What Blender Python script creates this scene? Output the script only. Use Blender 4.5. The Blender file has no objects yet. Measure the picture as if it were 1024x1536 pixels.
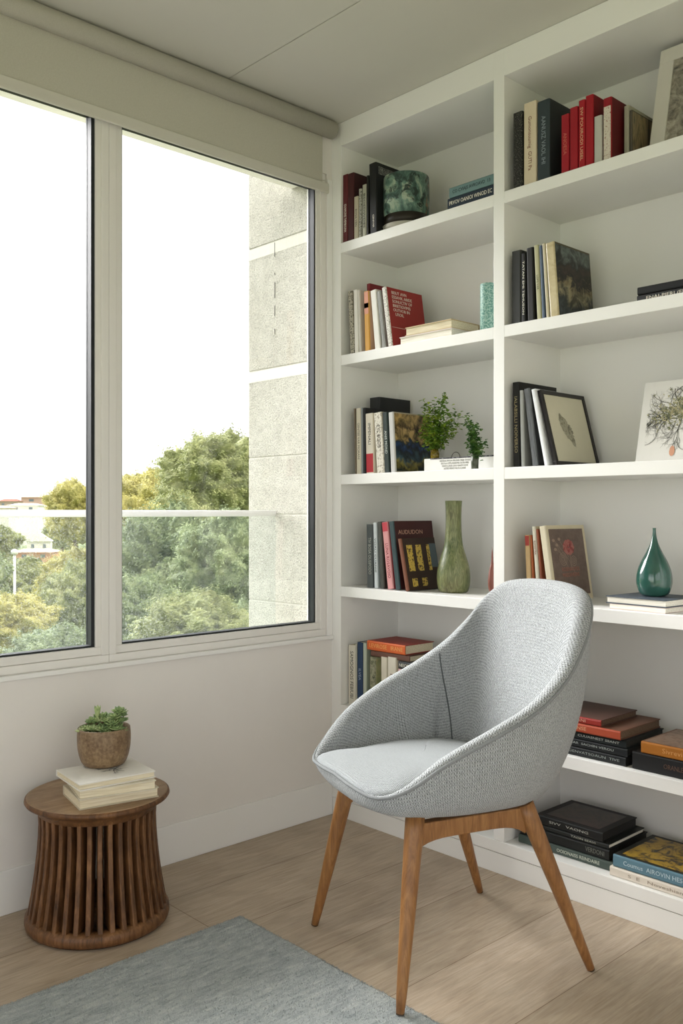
import bpy, bmesh, math, random
from mathutils import Vector, Matrix, noise
PI=math.pi
rnd=random.Random(7)
SC=bpy.context.scene; COL=SC.collection
# ---------------------------------------------------------------- camera geometry (used to measure real positions)
f=1357.; A=math.radians(46.87); R=(math.cos(A),math.sin(A)); F=(-math.sin(A),math.cos(A)); H=1.10
CX=-(3.3*F[0])+.0365*R[0]; CY=-(3.3*F[1])+.0365*R[1]
def ray(px,py):
    u=(px-512)/f; return (F[0]+u*R[0],F[1]+u*R[1],(768-py)/f)
def ony(px,py,y):
    d=ray(px,py); t=(y-CY)/d[1]; return Vector((CX+d[0]*t,CY+d[1]*t,H+d[2]*t))
def onx(px,py,x):
    d=ray(px,py); t=(x-CX)/d[0]; return Vector((CX+d[0]*t,CY+d[1]*t,H+d[2]*t))
def onz(px,py,z):
    d=ray(px,py); t=(z-H)/d[2]; return Vector((CX+d[0]*t,CY+d[1]*t,H+d[2]*t))
def ond(px,py,t):
    d=ray(px,py); return Vector((CX+d[0]*t,CY+d[1]*t,H+d[2]*t))
def X(px,y=0.03): return ony(px,768,y).x
def Z(px,py,y=0.03): return ony(px,py,y).z
# ---------------------------------------------------------------- materials
def lin(c):
    if isinstance(c,str):
        c=c.lstrip('#'); c=[int(c[i:i+2],16)/255 for i in (0,2,4)]
    return tuple((v/12.92 if v<=.04045 else ((v+.055)/1.055)**2.4) for v in c)+(1.,)
MC={}
class NT:
    def __init__(s,name):
        s.m=bpy.data.materials.new(name); s.m.use_nodes=True; s.t=s.m.node_tree; s.n=s.t.nodes; s.l=s.t.links
        s.b=s.n['Principled BSDF']; s.out=s.n['Material Output']; s._tc=None
    def node(s,typ,**kw):
        n=s.n.new(typ)
        for k,v in kw.items():
            if k.startswith('i_'): n.inputs[int(k[2:]) if k[2:].isdigit() else k[2:].replace('_',' ')].default_value=v
            else: setattr(n,k,v)
        return n
    def link(s,a,b): s.l.new(a,b)
    def co(s,kind='Object',scale=(1,1,1),rot=(0,0,0),loc=(0,0,0)):
        tc=s.node('ShaderNodeTexCoord'); mp=s.node('ShaderNodeMapping')
        mp.inputs['Scale'].default_value=scale; mp.inputs['Rotation'].default_value=rot; mp.inputs['Location'].default_value=loc
        s.link(tc.outputs[kind],mp.inputs['Vector']); return mp.outputs[0]
    def noise(s,vec,scale,detail=4,rough=.5,dist=0):
        n=s.node('ShaderNodeTexNoise'); n.inputs['Scale'].default_value=scale; n.inputs['Detail'].default_value=detail
        n.inputs['Roughness'].default_value=rough; n.inputs['Distortion'].default_value=dist; s.link(vec,n.inputs['Vector']); return n.outputs['Fac']
    def ramp(s,fac,stops,interp='LINEAR'):
        r=s.node('ShaderNodeValToRGB'); e=r.color_ramp; e.interpolation=interp
        while len(e.elements)<len(stops): e.elements.new(.5)
        for el,(p,c) in zip(e.elements,stops): el.position=p; el.color=lin(c) if not isinstance(c,(int,float)) else (c,c,c,1)
        s.link(fac,r.inputs[0]); return r.outputs[0]
    def mix(s,fac,a,b,blend='MIX'):
        m=s.node('ShaderNodeMix',data_type='RGBA',blend_type=blend)
        for v,i in ((fac,0),(a,6),(b,7)):
            if hasattr(v,'links') or hasattr(v,'is_output'): s.link(v,m.inputs[i])
            else: m.inputs[i].default_value=v if i==0 else lin(v)
        return m.outputs[2]
    def math(s,op,a,b=None):
        m=s.node('ShaderNodeMath',operation=op)
        for i,v in enumerate((a,b)):
            if v is None: continue
            if hasattr(v,'is_output'): s.link(v,m.inputs[i])
            else: m.inputs[i].default_value=v
        return m.outputs[0]
    def bump(s,h,strength=.3,dist=.002):
        b=s.node('ShaderNodeBump'); b.inputs['Strength'].default_value=strength; b.inputs['Distance'].default_value=dist
        s.link(h,b.inputs['Height']); s.link(b.outputs[0],s.b.inputs['Normal'])
    def base(s,c,rough=.5,spec=.5,metal=0):
        if hasattr(c,'is_output'): s.link(c,s.b.inputs['Base Color'])
        else: s.b.inputs['Base Color'].default_value=lin(c)
        s.b.inputs['Roughness'].default_value=rough; s.b.inputs['Specular IOR Level'].default_value=spec; s.b.inputs['Metallic'].default_value=metal
def flat(col,rough=.55,spec=.35,var=.06,metal=0,scale=30):
    k=('flat',col,rough,spec,var,metal,scale)
    if k in MC: return MC[k]
    t=NT('paint_'+col.lstrip('#')); v=t.co()
    n=t.noise(v,scale,5,.6); d=t.ramp(n,[(.3,1-var),(.7,1.)])
    t.base(t.mix(1.,col,d,'MULTIPLY'),rough,spec,metal); t.bump(n,.12,.001)
    MC[k]=t.m; return t.m
def speck(col,col2,scale=180,rough=.6,lo=.48,hi=.58,stretch=(1,1,1)):
    k=('speck',col,col2,scale,rough,lo,hi,stretch)
    if k in MC: return MC[k]
    t=NT('speckle'); v=t.co(scale=stretch); n=t.noise(v,scale,3,.6)
    t.base(t.ramp(n,[(lo,col),(hi,col2)]),rough,.4); MC[k]=t.m; return t.m
def art(cols,scale=14,dist=1.5,rough=.35,seed=0,stretch=(1,1,1)):
    k=('art',tuple(cols),scale,dist,seed,stretch)
    if k in MC: return MC[k]
    t=NT('printed_picture'); v=t.co(loc=(seed,seed*2.3,seed*.7),scale=stretch)
    n=t.noise(v,scale,6,.62,dist); n2=t.noise(v,scale*3.3,5,.6,.8)
    a=t.ramp(n,[(.3+.4*i/(len(cols)-1),c) for i,c in enumerate(cols)])
    t.base(t.mix(.35,a,t.ramp(n2,[(.38,cols[0]),(.62,cols[-1])])),rough,.4); MC[k]=t.m; return t.m
def artz(lo,hi,stops,scale=14,warp=.25,seed=0,axis=2,rough=.35):
    """printed picture whose colours change from foot to head of the board"""
    t=NT('printed_picture'); v=t.co(loc=(seed,seed*2.3,seed*.7)); n=t.noise(v,scale,6,.65,1.2); n2=t.noise(v,scale*3,5,.6,.8)
    sp=t.node('ShaderNodeSeparateXYZ'); t.link(t.co(),sp.inputs[0])
    g=t.math('ADD',t.math('MULTIPLY',t.math('SUBTRACT',sp.outputs[axis],lo),1/(hi-lo)),t.math('MULTIPLY',t.math('SUBTRACT',n,.5),warp*4))
    c=t.ramp(g,stops); t.base(t.mix(1.,c,t.ramp(n2,[(.36,'#6a6a66'),(.6,'#ffffff')]),'MULTIPLY'),rough,.4); return t.m
WHITE=flat('#efeeeb',.42,.4,.015,0,6)
SHELFW=flat('#f0efeb',.4,.4,.015,0,5)
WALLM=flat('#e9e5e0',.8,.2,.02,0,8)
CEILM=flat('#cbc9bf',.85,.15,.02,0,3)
ALU=flat('#e9e6e1',.38,.5,.02,0,10)
GASK=flat('#191d20',.5,.4,.03)
# ---------------------------------------------------------------- mesh helpers
def link(name,me,parent=None,mats=()):
    o=bpy.data.objects.new(name,me); COL.objects.link(o)
    if parent: o.parent=parent
    for m in mats: me.materials.append(m)
    return o
def fin(name,bm,mats,parent=None,smooth=False,bevel=0,seg=2,auto=None,sub=0):
    bmesh.ops.recalc_face_normals(bm,faces=bm.faces)
    me=bpy.data.meshes.new(name); bm.to_mesh(me); bm.free()
    if not isinstance(mats,(list,tuple)): mats=[mats]
    o=link(name,me,parent,mats)
    if smooth: me.polygons.foreach_set('use_smooth',[True]*len(me.polygons))
    if bevel:
        b=o.modifiers.new('b','BEVEL'); b.width=bevel; b.segments=seg; b.limit_method='ANGLE'; b.angle_limit=math.radians(40)
    if sub:
        b=o.modifiers.new('s','SUBSURF'); b.levels=b.render_levels=sub
    return o
def box(bm,x0,x1,y0,y1,z0,z1,mi=0):
    vs=[bm.verts.new((x,y,z)) for x in (x0,x1) for y in (y0,y1) for z in (z0,z1)]
    fs=[]
    for a in ((0,1,3,2),(4,6,7,5),(0,4,5,1),(2,3,7,6),(0,2,6,4),(1,5,7,3)):
        q=bm.faces.new([vs[i] for i in a]); q.material_index=mi; fs.append(q)
    return fs
def boxo(name,b,mat,parent=None,bevel=.001,**k):
    bm=bmesh.new(); box(bm,*b); return fin(name,bm,mat,parent,bevel=bevel,**k)
def frames(pts,closed=False):
    n=len(pts); T=[]
    for i in range(n):
        if closed: t=pts[(i+1)%n]-pts[i-1]
        else: t=pts[min(i+1,n-1)]-pts[max(i-1,0)]
        T.append(t.normalized())
    up=Vector((0,0,1)) if abs(T[0].z)<.9 else Vector((1,0,0))
    u=(up-T[0]*up.dot(T[0])).normalized(); out=[]
    for t in T:
        u=(u-t*u.dot(t)).normalized(); out.append((u,t.cross(u)))
    return out
def tube(bm,pts,rad,seg=10,closed=False,cap=True,mi=0):
    pts=[Vector(p) for p in pts]; n=len(pts)
    if not hasattr(rad,'__len__'): rad=[rad]*n
    fr=frames(pts,closed); rings=[]
    for p,r,(u,v) in zip(pts,rad,fr):
        rings.append([bm.verts.new(p+(u*math.cos(2*PI*k/seg)+v*math.sin(2*PI*k/seg))*r) for k in range(seg)])
    m=n if closed else n-1
    for i in range(m):
        a,b=rings[i],rings[(i+1)%n]
        for k in range(seg):
            q=bm.faces.new((a[k],a[(k+1)%seg],b[(k+1)%seg],b[k])); q.material_index=mi; q.smooth=True
    if cap and not closed: bm.faces.new(rings[0]); bm.faces.new(rings[-1])
def lathe(bm,prof,seg=48,c=(0,0,0),mi=0):
    rings=[]
    for r,z in prof:
        if r<1e-5: rings.append([bm.verts.new((c[0],c[1],c[2]+z))])
        else: rings.append([bm.verts.new((c[0]+r*math.cos(2*PI*k/seg),c[1]+r*math.sin(2*PI*k/seg),c[2]+z)) for k in range(seg)])
    for a,b in zip(rings,rings[1:]):
        for k in range(seg):
            k2=(k+1)%seg
            if len(a)==1 and len(b)==1: continue
            if len(a)==1: q=bm.faces.new((a[0],b[k2],b[k]))
            elif len(b)==1: q=bm.faces.new((a[k],a[k2],b[0]))
            else: q=bm.faces.new((a[k],a[k2],b[k2],b[k]))
            q.material_index=mi; q.smooth=True
def crv(pts,n=8):
    """catmull-rom through 2-tuples/3-tuples"""
    P=[Vector(p) for p in pts]; out=[]
    for i in range(len(P)-1):
        a=P[max(i-1,0)];b=P[i];c=P[i+1];d=P[min(i+2,len(P)-1)]
        for k in range(n):
            t=k/n; out.append(.5*((2*b)+(c-a)*t+(2*a-5*b+4*c-d)*t*t+(3*b-a-3*c+d)*t*t*t))
    out.append(P[-1]); return out
def empty(name,loc=(0,0,0),rot=(0,0,0)):
    o=bpy.data.objects.new(name,None); o.empty_display_size=.05; COL.objects.link(o); o.location=loc; o.rotation_euler=rot; return o
def tag(o,label,cat,group=None,kind=None):
    o['label']=label; o['category']=cat
    if group: o['group']=group
    if kind: o['kind']=kind
    return o
def struct(o,label=None):
    o['kind']='structure'
    if label: o['label']=label
    return o
def textmesh(s,size,name,mat,parent,loc,rot,align='CENTER',width=None,ext=.0002):
    cu=bpy.data.curves.new('t','FONT'); cu.body=s; cu.size=size; cu.align_x=align; cu.align_y='CENTER'; cu.extrude=ext; cu.resolution_u=2
    cu.space_line=1.0
    t=bpy.data.objects.new('t',cu); COL.objects.link(t)
    dg=bpy.context.evaluated_depsgraph_get(); me=bpy.data.meshes.new_from_object(t.evaluated_get(dg))
    bpy.data.objects.remove(t); bpy.data.curves.remove(cu)
    me.materials.clear()
    if width and len(me.vertices):
        xs=[v.co.x for v in me.vertices]; w=max(xs)-min(xs)
        for v in me.vertices: v.co.x*=width/w
    o=link(name,me,parent,[mat]); o.location=loc; o.rotation_euler=rot; return o
# ================================================================ ROOM
XR,YB,YW=3.7,-4.3,.34     # right wall, wall behind the camera, wall behind the bookcase
CEIL=2.505
# floor --------------------------------------------------------
t=NT('oak_floor')
v=t.co(rot=(0,0,PI/2),loc=(0.35,-.23,0))
br=t.node('ShaderNodeTexBrick'); br.offset=.37; br.squash=1
for k,val in (('Scale',1.),('Mortar Size',.0012),('Mortar Smooth',.2),('Bias',0.),('Brick Width',1.9),('Row Height',.26)): br.inputs[k].default_value=val
br.inputs['Color1'].default_value=lin('#d6cabb'); br.inputs['Color2'].default_value=lin('#c6baa9'); br.inputs['Mortar'].default_value=lin('#95826e')
t.link(v,br.inputs['Vector'])
g=t.noise(t.co(scale=(16,1.3,1)),5.,8,.7,.8)
g2=t.noise(t.co(scale=(60,2.2,1)),4.,6,.7,.4)
g3=t.noise(t.co(scale=(2.6,.55,1)),2.2,4,.5,1.5)
rings=t.node('ShaderNodeTexWave',wave_type='RINGS',rings_direction='X'); rings.inputs['Scale'].default_value=1.6; rings.inputs['Distortion'].default_value=7; rings.inputs['Detail'].default_value=4; rings.inputs['Detail Scale'].default_value=1.4
t.link(t.co(scale=(5,.9,1)),rings.inputs['Vector'])
c=t.mix(1.,br.outputs[0],t.ramp(g,[(.3,'#ded6cc'),(.55,'#f4f0ea'),(.75,'#ffffff')]),'MULTIPLY')
c=t.mix(.35,c,t.ramp(g2,[(.35,'#a3917d'),(.65,'#f0e4d4')]),'MULTIPLY')
c=t.mix(.13,c,t.ramp(rings.outputs['Fac'],[(.2,'#9a8873'),(.6,'#ffffff')]),'MULTIPLY')
c=t.mix(.22,c,t.ramp(g3,[(.35,'#b6b0a8'),(.65,'#fffaf2')]),'MULTIPLY')
t.base(c,.42,.35); t.bump(t.math('ADD',g2,t.math('MULTIPLY',br.outputs['Fac'],-1.2)),.25,.0015)
bm=bmesh.new(); box(bm,-.12,XR+.1,YB-.1,YW+.1,-.12,0); struct(fin('floor',bm,t.m))
# ceiling with one panel joint ----------------------------------
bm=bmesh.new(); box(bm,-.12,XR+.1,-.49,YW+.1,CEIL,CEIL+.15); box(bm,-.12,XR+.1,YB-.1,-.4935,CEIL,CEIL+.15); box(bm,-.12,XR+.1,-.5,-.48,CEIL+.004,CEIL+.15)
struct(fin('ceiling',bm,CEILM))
# window wall: x<=0 ---------------------------------------------
SILL=.652; HEAD=2.326; WY0=-3.6
bm=bmesh.new()
box(bm,-.2,0,YB-.1,YW+.1,-.12,SILL)
box(bm,-.2,0,YB-.1,YW+.1,HEAD,CEIL)
box(bm,-.2,0,YB-.1,WY0,SILL,HEAD)
box(bm,-.06,0,-.024,YW+.1,SILL,HEAD)
struct(fin('wall_left',bm,WALLM))
boxo('trim_1',(0,.014,WY0,-.001,SILL-.014,SILL),WHITE,bevel=.002)['kind']='structure'
bm=bmesh.new(); box(bm,0,.007,YB,-.001,0,.122); struct(fin('baseboard_left',bm,WHITE,bevel=.002))
# corner trim beside the bookcase
bm=bmesh.new(); box(bm,0,.006,-.024,-.0005,SILL,HEAD-.02); struct(fin('trim_2',bm,WHITE,bevel=.001))
# other walls
bm=bmesh.new(); box(bm,-.2,XR+.1,YW,YW+.1,-.1,CEIL); struct(fin('wall_back',bm,WALLM))
bm=bmesh.new(); box(bm,XR,XR+.1,YB,YW,-.1,.3); box(bm,XR,XR+.1,YB,YW,2.2,CEIL); box(bm,XR,XR+.1,-.9,YW,.3,2.2); box(bm,XR,XR+.1,YB,-3.7,.3,2.2); struct(fin('wall_right',bm,WALLM))
w5=struct(empty('fill_opening_right'))  # unseen opening added in the right wall to brighten the room
bm=bmesh.new()
for a_,b_ in ((-3.7,-3.64),(-2.33,-2.27),(-.96,-.9)): box(bm,XR+.02,XR+.08,a_,b_,.3,2.2)
for a_,b_ in ((-3.64,-2.33),(-2.27,-.96)): box(bm,XR+.02,XR+.08,a_,b_,.3,.36); box(bm,XR+.02,XR+.08,a_,b_,2.14,2.2)
fin('window_frame',bm,ALU,w5)
bm=bmesh.new()
box(bm,-.2,XR+.1,YB-.1,YB,-.1,.25); box(bm,-.2,XR+.1,YB-.1,YB,2.3,CEIL); box(bm,-.2,.5,YB-.1,YB,.25,2.3); box(bm,3.3,XR+.1,YB-.1,YB,.25,2.3)
struct(fin('wall_front',bm,WALLM))
# glass ----------------------------------------------------------
t=NT('window_glass'); t.n.remove(t.b)
tr=t.node('ShaderNodeBsdfTransparent'); gl=t.node('ShaderNodeBsdfGlossy'); gl.inputs['Roughness'].default_value=.02
fr=t.node('ShaderNodeFresnel'); fr.inputs[0].default_value=1.35; mx=t.node('ShaderNodeMixShader')
tr.inputs[0].default_value=(.98,.98,.98,1)
t.link(fr.outputs[0],mx.inputs[0]); t.link(tr.outputs[0],mx.inputs[1]); t.link(gl.outputs[0],mx.inputs[2]); t.link(mx.outputs[0],t.out.inputs[0])
GLASS=t.m
# balustrade glass: slightly dusty
t=NT('dusty_glass'); t.n.remove(t.b)
tr=t.node('ShaderNodeBsdfTransparent'); tr.inputs[0].default_value=(.95,.965,.96,1)
df=t.node('ShaderNodeBsdfDiffuse'); df.inputs[0].default_value=(.8,.85,.85,1)
v=t.co(); n=t.noise(v,170,2,.5); n2=t.noise(v,1.7,3,.5)
fac=t.math('ADD',t.math('MULTIPLY',t.ramp(n,[(.56,0.),(.66,1.)]),t.math('MULTIPLY',t.ramp(n2,[(.35,0.),(.65,1.)]),.32)),.03)
mx=t.node('ShaderNodeMixShader'); t.link(fac,mx.inputs[0]); t.link(tr.outputs[0],mx.inputs[1]); t.link(df.outputs[0],mx.inputs[2]); t.link(mx.outputs[0],t.out.inputs[0])
DUSTG=t.m
# window 1 : right pane / left pane as in the photograph ----------
def window(name,y0,y1,gw=.006):
    """fixed frame + sash + gasket + pane between y0 (near) and y1 (far)"""
    w=empty(name,(0,0,0)); struct(w)
    def ring(nm,ya,yb,za,zb,t_,xa,xb,mat,wl=None,wr=None,bev=.0015):
        wl=t_ if wl is None else wl; wr=t_ if wr is None else wr
        bm=bmesh.new(); box(bm,xa,xb,ya,yb,za,za+t_); box(bm,xa,xb,ya,yb,zb-t_,zb); box(bm,xa,xb,ya,ya+wl,za+t_,zb-t_); box(bm,xa,xb,yb-wr,yb,za+t_,zb-t_)
        o=fin(nm,bm,mat,w,bevel=bev); return o
    ring('window_frame',y0,y1,SILL,HEAD,.024,-.07,-.004,ALU)
    ring('sash',y0+.006,y1-.006,SILL+.0245,HEAD-.0245,.024,-.062,-.010,ALU,.040,.034)
    ring('gasket',y0+.046,y1-.040,SILL+.049,HEAD-.049,.005,-.05,-.018,GASK,.005,gw,0)
    boxo('glass_pane',(-.045,-.037,y0+.051,y1-.040-gw,SILL+.053,HEAD-.053),GLASS,w,bevel=0)
    return w
window('window_1',-.893,-.024)
window('window_2',-2.23,-.8935,.011)
window('window_3',-3.6,-2.2305)
# unseen glazed opening behind the camera, added to let in fill light
w=struct(empty('fill_opening_rear'))
bm=bmesh.new()
for a,b in ((.5,.56),(1.87,1.93),(3.24,3.3)): box(bm,a,b,YB-.08,YB-.02,.25,2.3)
box(bm,.56,1.87,YB-.08,YB-.02,.25,.31);box(bm,1.93,3.24,YB-.08,YB-.02,.25,.31);box(bm,.56,1.87,YB-.08,YB-.02,2.24,2.3);box(bm,1.93,3.24,YB-.08,YB-.02,2.24,2.3)
fin('window_frame',bm,ALU,w)
boxo('glass_pane',(.56,1.87,YB-.055,YB-.047,.31,2.24),GLASS,w,bevel=0); boxo('glass_pane',(1.93,3.24,YB-.055,YB-.047,.31,2.24),GLASS,w,bevel=0)
# roller blind ----------------------------------------------------
bl=tag(empty('roller_blind',(.034,-.02,CEIL)),'off-white roller blind rolled up under the ceiling above the window','blind')
t=NT('blind_cloth'); v=t.co(); n=t.noise(v,500,2); t.base(t.ramp(n,[(.3,'#b9b6a8'),(.7,'#c6c3b6')]),.85,.2)
BLM=t.m
y0,y1=-3.6,-.03
bm=bmesh.new(); tube(bm,[(.002,y0,-.0325),(.002,y1+.024,-.0325)],.0305,28); fin('roll',bm,BLM,bl)
bm=bmesh.new(); box(bm,-.019,-.0165,y0,y1-.03+.02,-.225,-.032); fin('hanging_cloth',bm,BLM,bl)
bm=bmesh.new(); box(bm,-.0235,-.0125,y0,y1+.02,-.256,-.22); fin('bottom_bar',bm,flat('#cfccc1',.5,.3,.02),bl,bevel=.003)
# ---------------------------------------------------------------- OUTSIDE
t=NT('concrete_block'); v=t.co()
n=t.noise(v,26,8,.75,.5); n2=t.noise(v,150,3,.7); n3=t.noise(v,2.5,3)
sp=t.node('ShaderNodeSeparateXYZ'); t.link(v,sp.inputs[0])
c=t.ramp(n2,[(.36,'#b2b0a9'),(.47,'#d2d0c8'),(.62,'#dcdad2')])
c=t.mix(.5,c,t.ramp(n,[(.33,'#cfccc2'),(.55,'#fffdf6')]),'MULTIPLY'); c=t.mix(.3,c,t.ramp(n3,[(.35,'#cfccc2'),(.65,'#ffffff')]),'MULTIPLY')
t.base(c,.9,.15); t.bump(t.math('ADD',n2,n),1.,.012)
CONC=t.m
CONCS=flat('#d0cdc4',.85,.15,.06,0,60)
pier=tag(empty('concrete_wall',(-.30,-.02,-8)),'rough pale concrete block wall outside the window','wall')
zs=[.75-.42*k for k in range(20,0,-1)]+[.75,1.09,1.315,1.66,2.15,2.6,3.1]
bm=bmesh.new(); bs=bmesh.new()
for a,b in zip(zs,zs[1:]): box(bm,-.17,.235,0,.5,a+8+.002,b+8-.002)
box(bs,-.168,.233,.003,.498,zs[0]+8,11.1)
for z in (1.66,2.15): box(bs,-.1705,.2355,-.0006,.02,z+8-.045,z+8-.003)
fin('block_courses',bm,CONC,pier,bevel=.003); fin('mortar',bs,CONCS,pier)
bm=bmesh.new()
for z0,z1 in ((1.86,1.90),(1.93,1.99),(2.02,2.028),(2.09,2.145),(1.79,1.81)): box(bm,-.0045,-.0020,-.0015,.01,z0+8,z1+8)
fin('joint_crack',bm,flat('#4a4840'),pier)
# railing
rl=tag(empty('balcony_railing',(-.30,-.02,.2)),'slim white handrail over a dusty glass balustrade outside the window','railing')
bm=bmesh.new(); tube(bm,[(0,-6,.895),(0,-.004,.895)],.0115,16); fin('handrail',bm,flat('#f0f0ee',.35,.5,.01),rl)
boxo('glass_panel',(-.006,.006,-6,-.004,-.9,.884),DUSTG,rl,bevel=0)
boxo('balcony_floor',(-.42,-.2,-6.5,.0,-1.1,-.35),CONCS)
o=bpy.data.objects['balcony_floor']; struct(o)
# ================================================================ BOOKCASE
BD=.30; SH=[.10,.405,.832,1.235,1.665,2.07]; TH=.036; TOPB=2.42
VX=[(.0005,.05),(.733,.773),(1.47,1.51),(2.22,2.27)]
bc=tag(empty('bookcase',(0,0,0)),'white built-in floor-to-ceiling bookcase with open shelves','bookcase')
for a,b in VX:
    o=boxo('upright',(a,b,0,BD+.02,SH[0]+.0003,CEIL-.001),SHELFW,bc,bevel=.0012)
bm=bmesh.new(); box(bm,.05,2.22,BD,BD+.018,.0,TOPB+.02); fin('back_panel',bm,SHELFW,bc)
for (a,b),(c,d) in zip(VX,VX[1:]):
    boxo('top_panel',(b,c,.0004,BD,TOPB,CEIL-.001),SHELFW,bc,bevel=.001)
    for i,z in enumerate(SH):
        if i==0: continue
        boxo('shelf',(b,c,.0004,BD,z-TH,z),SHELFW,bc,bevel=.0012)
boxo('bottom_deck',(.0005,2.27,-.002,BD,SH[0]-TH,SH[0]),SHELFW,bc,bevel=.0012)
boxo('plinth_board',(.0005,2.27,0,.02,0,SH[0]-TH-.0022),SHELFW,bc,bevel=.001)
boxo('plinth_core',(.0005,2.27,.01,.03,SH[0]-TH-.0025,SH[0]-TH-.0001),GASK,bc,bevel=0)
# ---------------------------------------------------------------- books
PAGES=[speck('#e6dcc2','#d5c8a8',260,.8,.4,.6,(1,1,.04)),speck('#f1ede2','#e2dccc',260,.8,.4,.6,(1,1,.04)),speck('#b39a6c','#9a8259',260,.8,.4,.6,(1,1,.04))]
PAGES+=[speck('#54402f','#6e5846',260,.7,.4,.6,(1,1,.04)),speck('#181818','#2a2826',260,.6,.4,.6,(1,1,.04))]
def asmat(c): return flat(c) if isinstance(c,str) else c
def book(label,group,w,d,h,loc,rot,cov,spine=None,title=None,tcol='#e8e2d4',tsize=None,tz=.5,art_m=None,pages=0,labels=(),author=None,soft=False,cat='book',artbox=None,twidth=None):
    e=tag(empty('book',loc,rot),label,cat,group)
    t=.0016 if soft or w<.012 else .0026; r=min(w*.3,.004); ov=.0 if soft else .0025
    out=[(0,d),(0,r),(r*.3,r*.3),(r,0),(w-r,0),(w-r*.3,r*.3),(w,r),(w,d),(w-t,d),(w-t,t+.001),(t,t+.001),(t,d)]
    bm=bmesh.new(); lo=[bm.verts.new((x,y,0)) for x,y in out]; hi=[bm.verts.new((x,y,h)) for x,y in out]; n=len(out)
    for i in range(n):
        q=bm.faces.new((lo[i],lo[(i+1)%n],hi[(i+1)%n],hi[i]))
        if 1<=i<=5 : q.material_index=1
    # caps as convex strips
    def cap(L,flip):
        for idx,mi in (((0,1,10,11),0),((1,2,3,4,5,6,9,10),1),((6,7,8,9),0)):
            q=bm.faces.new([L[i] for i in (idx if not flip else idx[::-1])]); q.material_index=mi
    cap(lo,True); cap(hi,False)
    fin('cover',bm,[asmat(cov),asmat(spine or cov)],e)
    boxo('pages',(t+.0001,w-t-.0001,t+.0012,d-ov*1.3,ov,h-ov),PAGES[pages],e,bevel=0)
    ts=tsize or w*.62
    if title:
        tw=twidth
        textmesh(title,ts,'spine_title',asmat(tcol),e,(w/2,-.0003,h*tz),(PI/2,PI/2,0),width=tw)
    if author:
        textmesh(author,ts*.7,'spine_author',asmat(tcol),e,(w/2,-.0003,h*.12),(PI/2,PI/2,0))
    for (za,zb,c) in labels:
        boxo('spine_label',(r*.6,w-r*.6,-.0004,.0006,h*za,h*zb),asmat(c),e,bevel=0)
    if art_m:
        a=artbox or (.04,.96,.03,.97)
        boxo('cover_art',(w-.0004,w+.0006,d*a[0],d*a[1],h*a[2],h*a[3]),art_m,e,bevel=0)
    e['_']=0; del e['_']
    return e
PREV={}
def up(row,label,group,pl,pr,pt,pb=None,d=.19,yf=None,bx=None,**k):
    """upright book measured from the photograph: left/right/top of the spine, foot of its left edge"""
    if yf is None: yf={5:.008,4:.012,3:.022}.get(row,.03)
    z=SH[row]; x0t=X(pl,yf); w=max(.006,X(pr,yf)-x0t-.0006); ht=Z(pl,pt,yf)-z
    x0=X(pb,yf) if pb else x0t
    th=math.atan2(max(0,x0-x0t),ht); key=(row,group)
    if key in PREV and not bx:
        px1,pth,ph=PREV[key]
        hm=min(ph,ht)
        x0=max(x0,px1+.0006,px1-hm*math.tan(pth)+hm*math.tan(th)+.0006)
    if x0<.2: x0=max(x0,.0512+ht*math.tan(th))
    elif .7<x0<.9: x0=max(x0,.7742+ht*math.tan(th))
    h=ht/math.cos(th)
    w0=w*math.cos(th)
    e=book(label,group,w0,d,h,(x0,yf,z+.0003),(0,-th,0),**k)
    if not bx: PREV[key]=(x0+w0/math.cos(th),th,ht)
    return e
def lay(label,group,x0,x1,yf,d,z0,z1,rz=0,back=False,side=None,**k):
    """lying book; spine to the room (or away when back)"""
    x1=min(x1,1.467) if x0>.75 else min(x1,.7315)
    h=x1-x0; w=z1-z0-.0006; z0+=.0003
    if back:
        c=Vector((h,d,0)); c.rotate(Matrix.Rotation(rz,3,'Z'))
        # spine at the rear: turned half round
        p=Vector((x0,yf,z0))+Vector((0,d,0))
        off=Matrix.Rotation(rz,3,'Z')@Vector((0,d,0))
        return book(label,group,w,d,h,(x0+off.x,yf+off.y,z0),(0,-PI/2,rz+PI),**k)
    off=Matrix.Rotation(rz,3,'Z')@Vector((h,0,0))
    return book(label,group,w,d,h,(x0+off.x,yf+off.y,z0),(0,-PI/2,rz),**k)
# ---- left bay, top shelf
G='books at the left of the left bay top shelf'
up(5,'dark red book with white spine lettering, leftmost on the left bay top shelf',G,512.5,520,264,cov='#5e2226',title='IDUNMONIS THEMBOUNA',tz=.36,twidth=.10)
up(5,'plain maroon book, second on the left bay top shelf',G,520.5,529.5,262,cov='#3c1a1c',spine='#43191b',art_m=art(['#3a1517','#5a2224','#7b4a3c'],30,1,seed=2),artbox=(.35,.95,.45,.93))
up(5,'short cream book right of the maroon book on the top shelf',G,530.5,537,296,cov='#b9b09a',title='ROSA VEN',tcol='#4b473e',d=.15)
up(5,'thin pale grey book between cream and lettered books on the top shelf',G,537.5,542,284,cov='#8f8f82',spine=speck('#a7a598','#55564c',220),d=.15)
up(5,'pale book with dark hand lettering beside the black books, top shelf',G,543,549,278,cov='#a9a897',title='BSOEDWDES',tcol='#22241f',d=.15,twidth=.12)
up(5,'slim black book just before the tall black book, top shelf',G,549.3,552.5,264,cov='#1d1d1c',d=.17)
up(5,'tall black book with white lettering beside the painted pot',G,553,563.5,247,555,cov='#1b1c1d',spine='#191a1b',title='CENIVAR',tz=.18,tsize=.011,art_m=art(['#1b1c1d','#1b1c1d','#3a3d3c','#c8c8c0'],60,1,seed=5),artbox=(.1,.95,.84,.95),d=.13)
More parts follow.
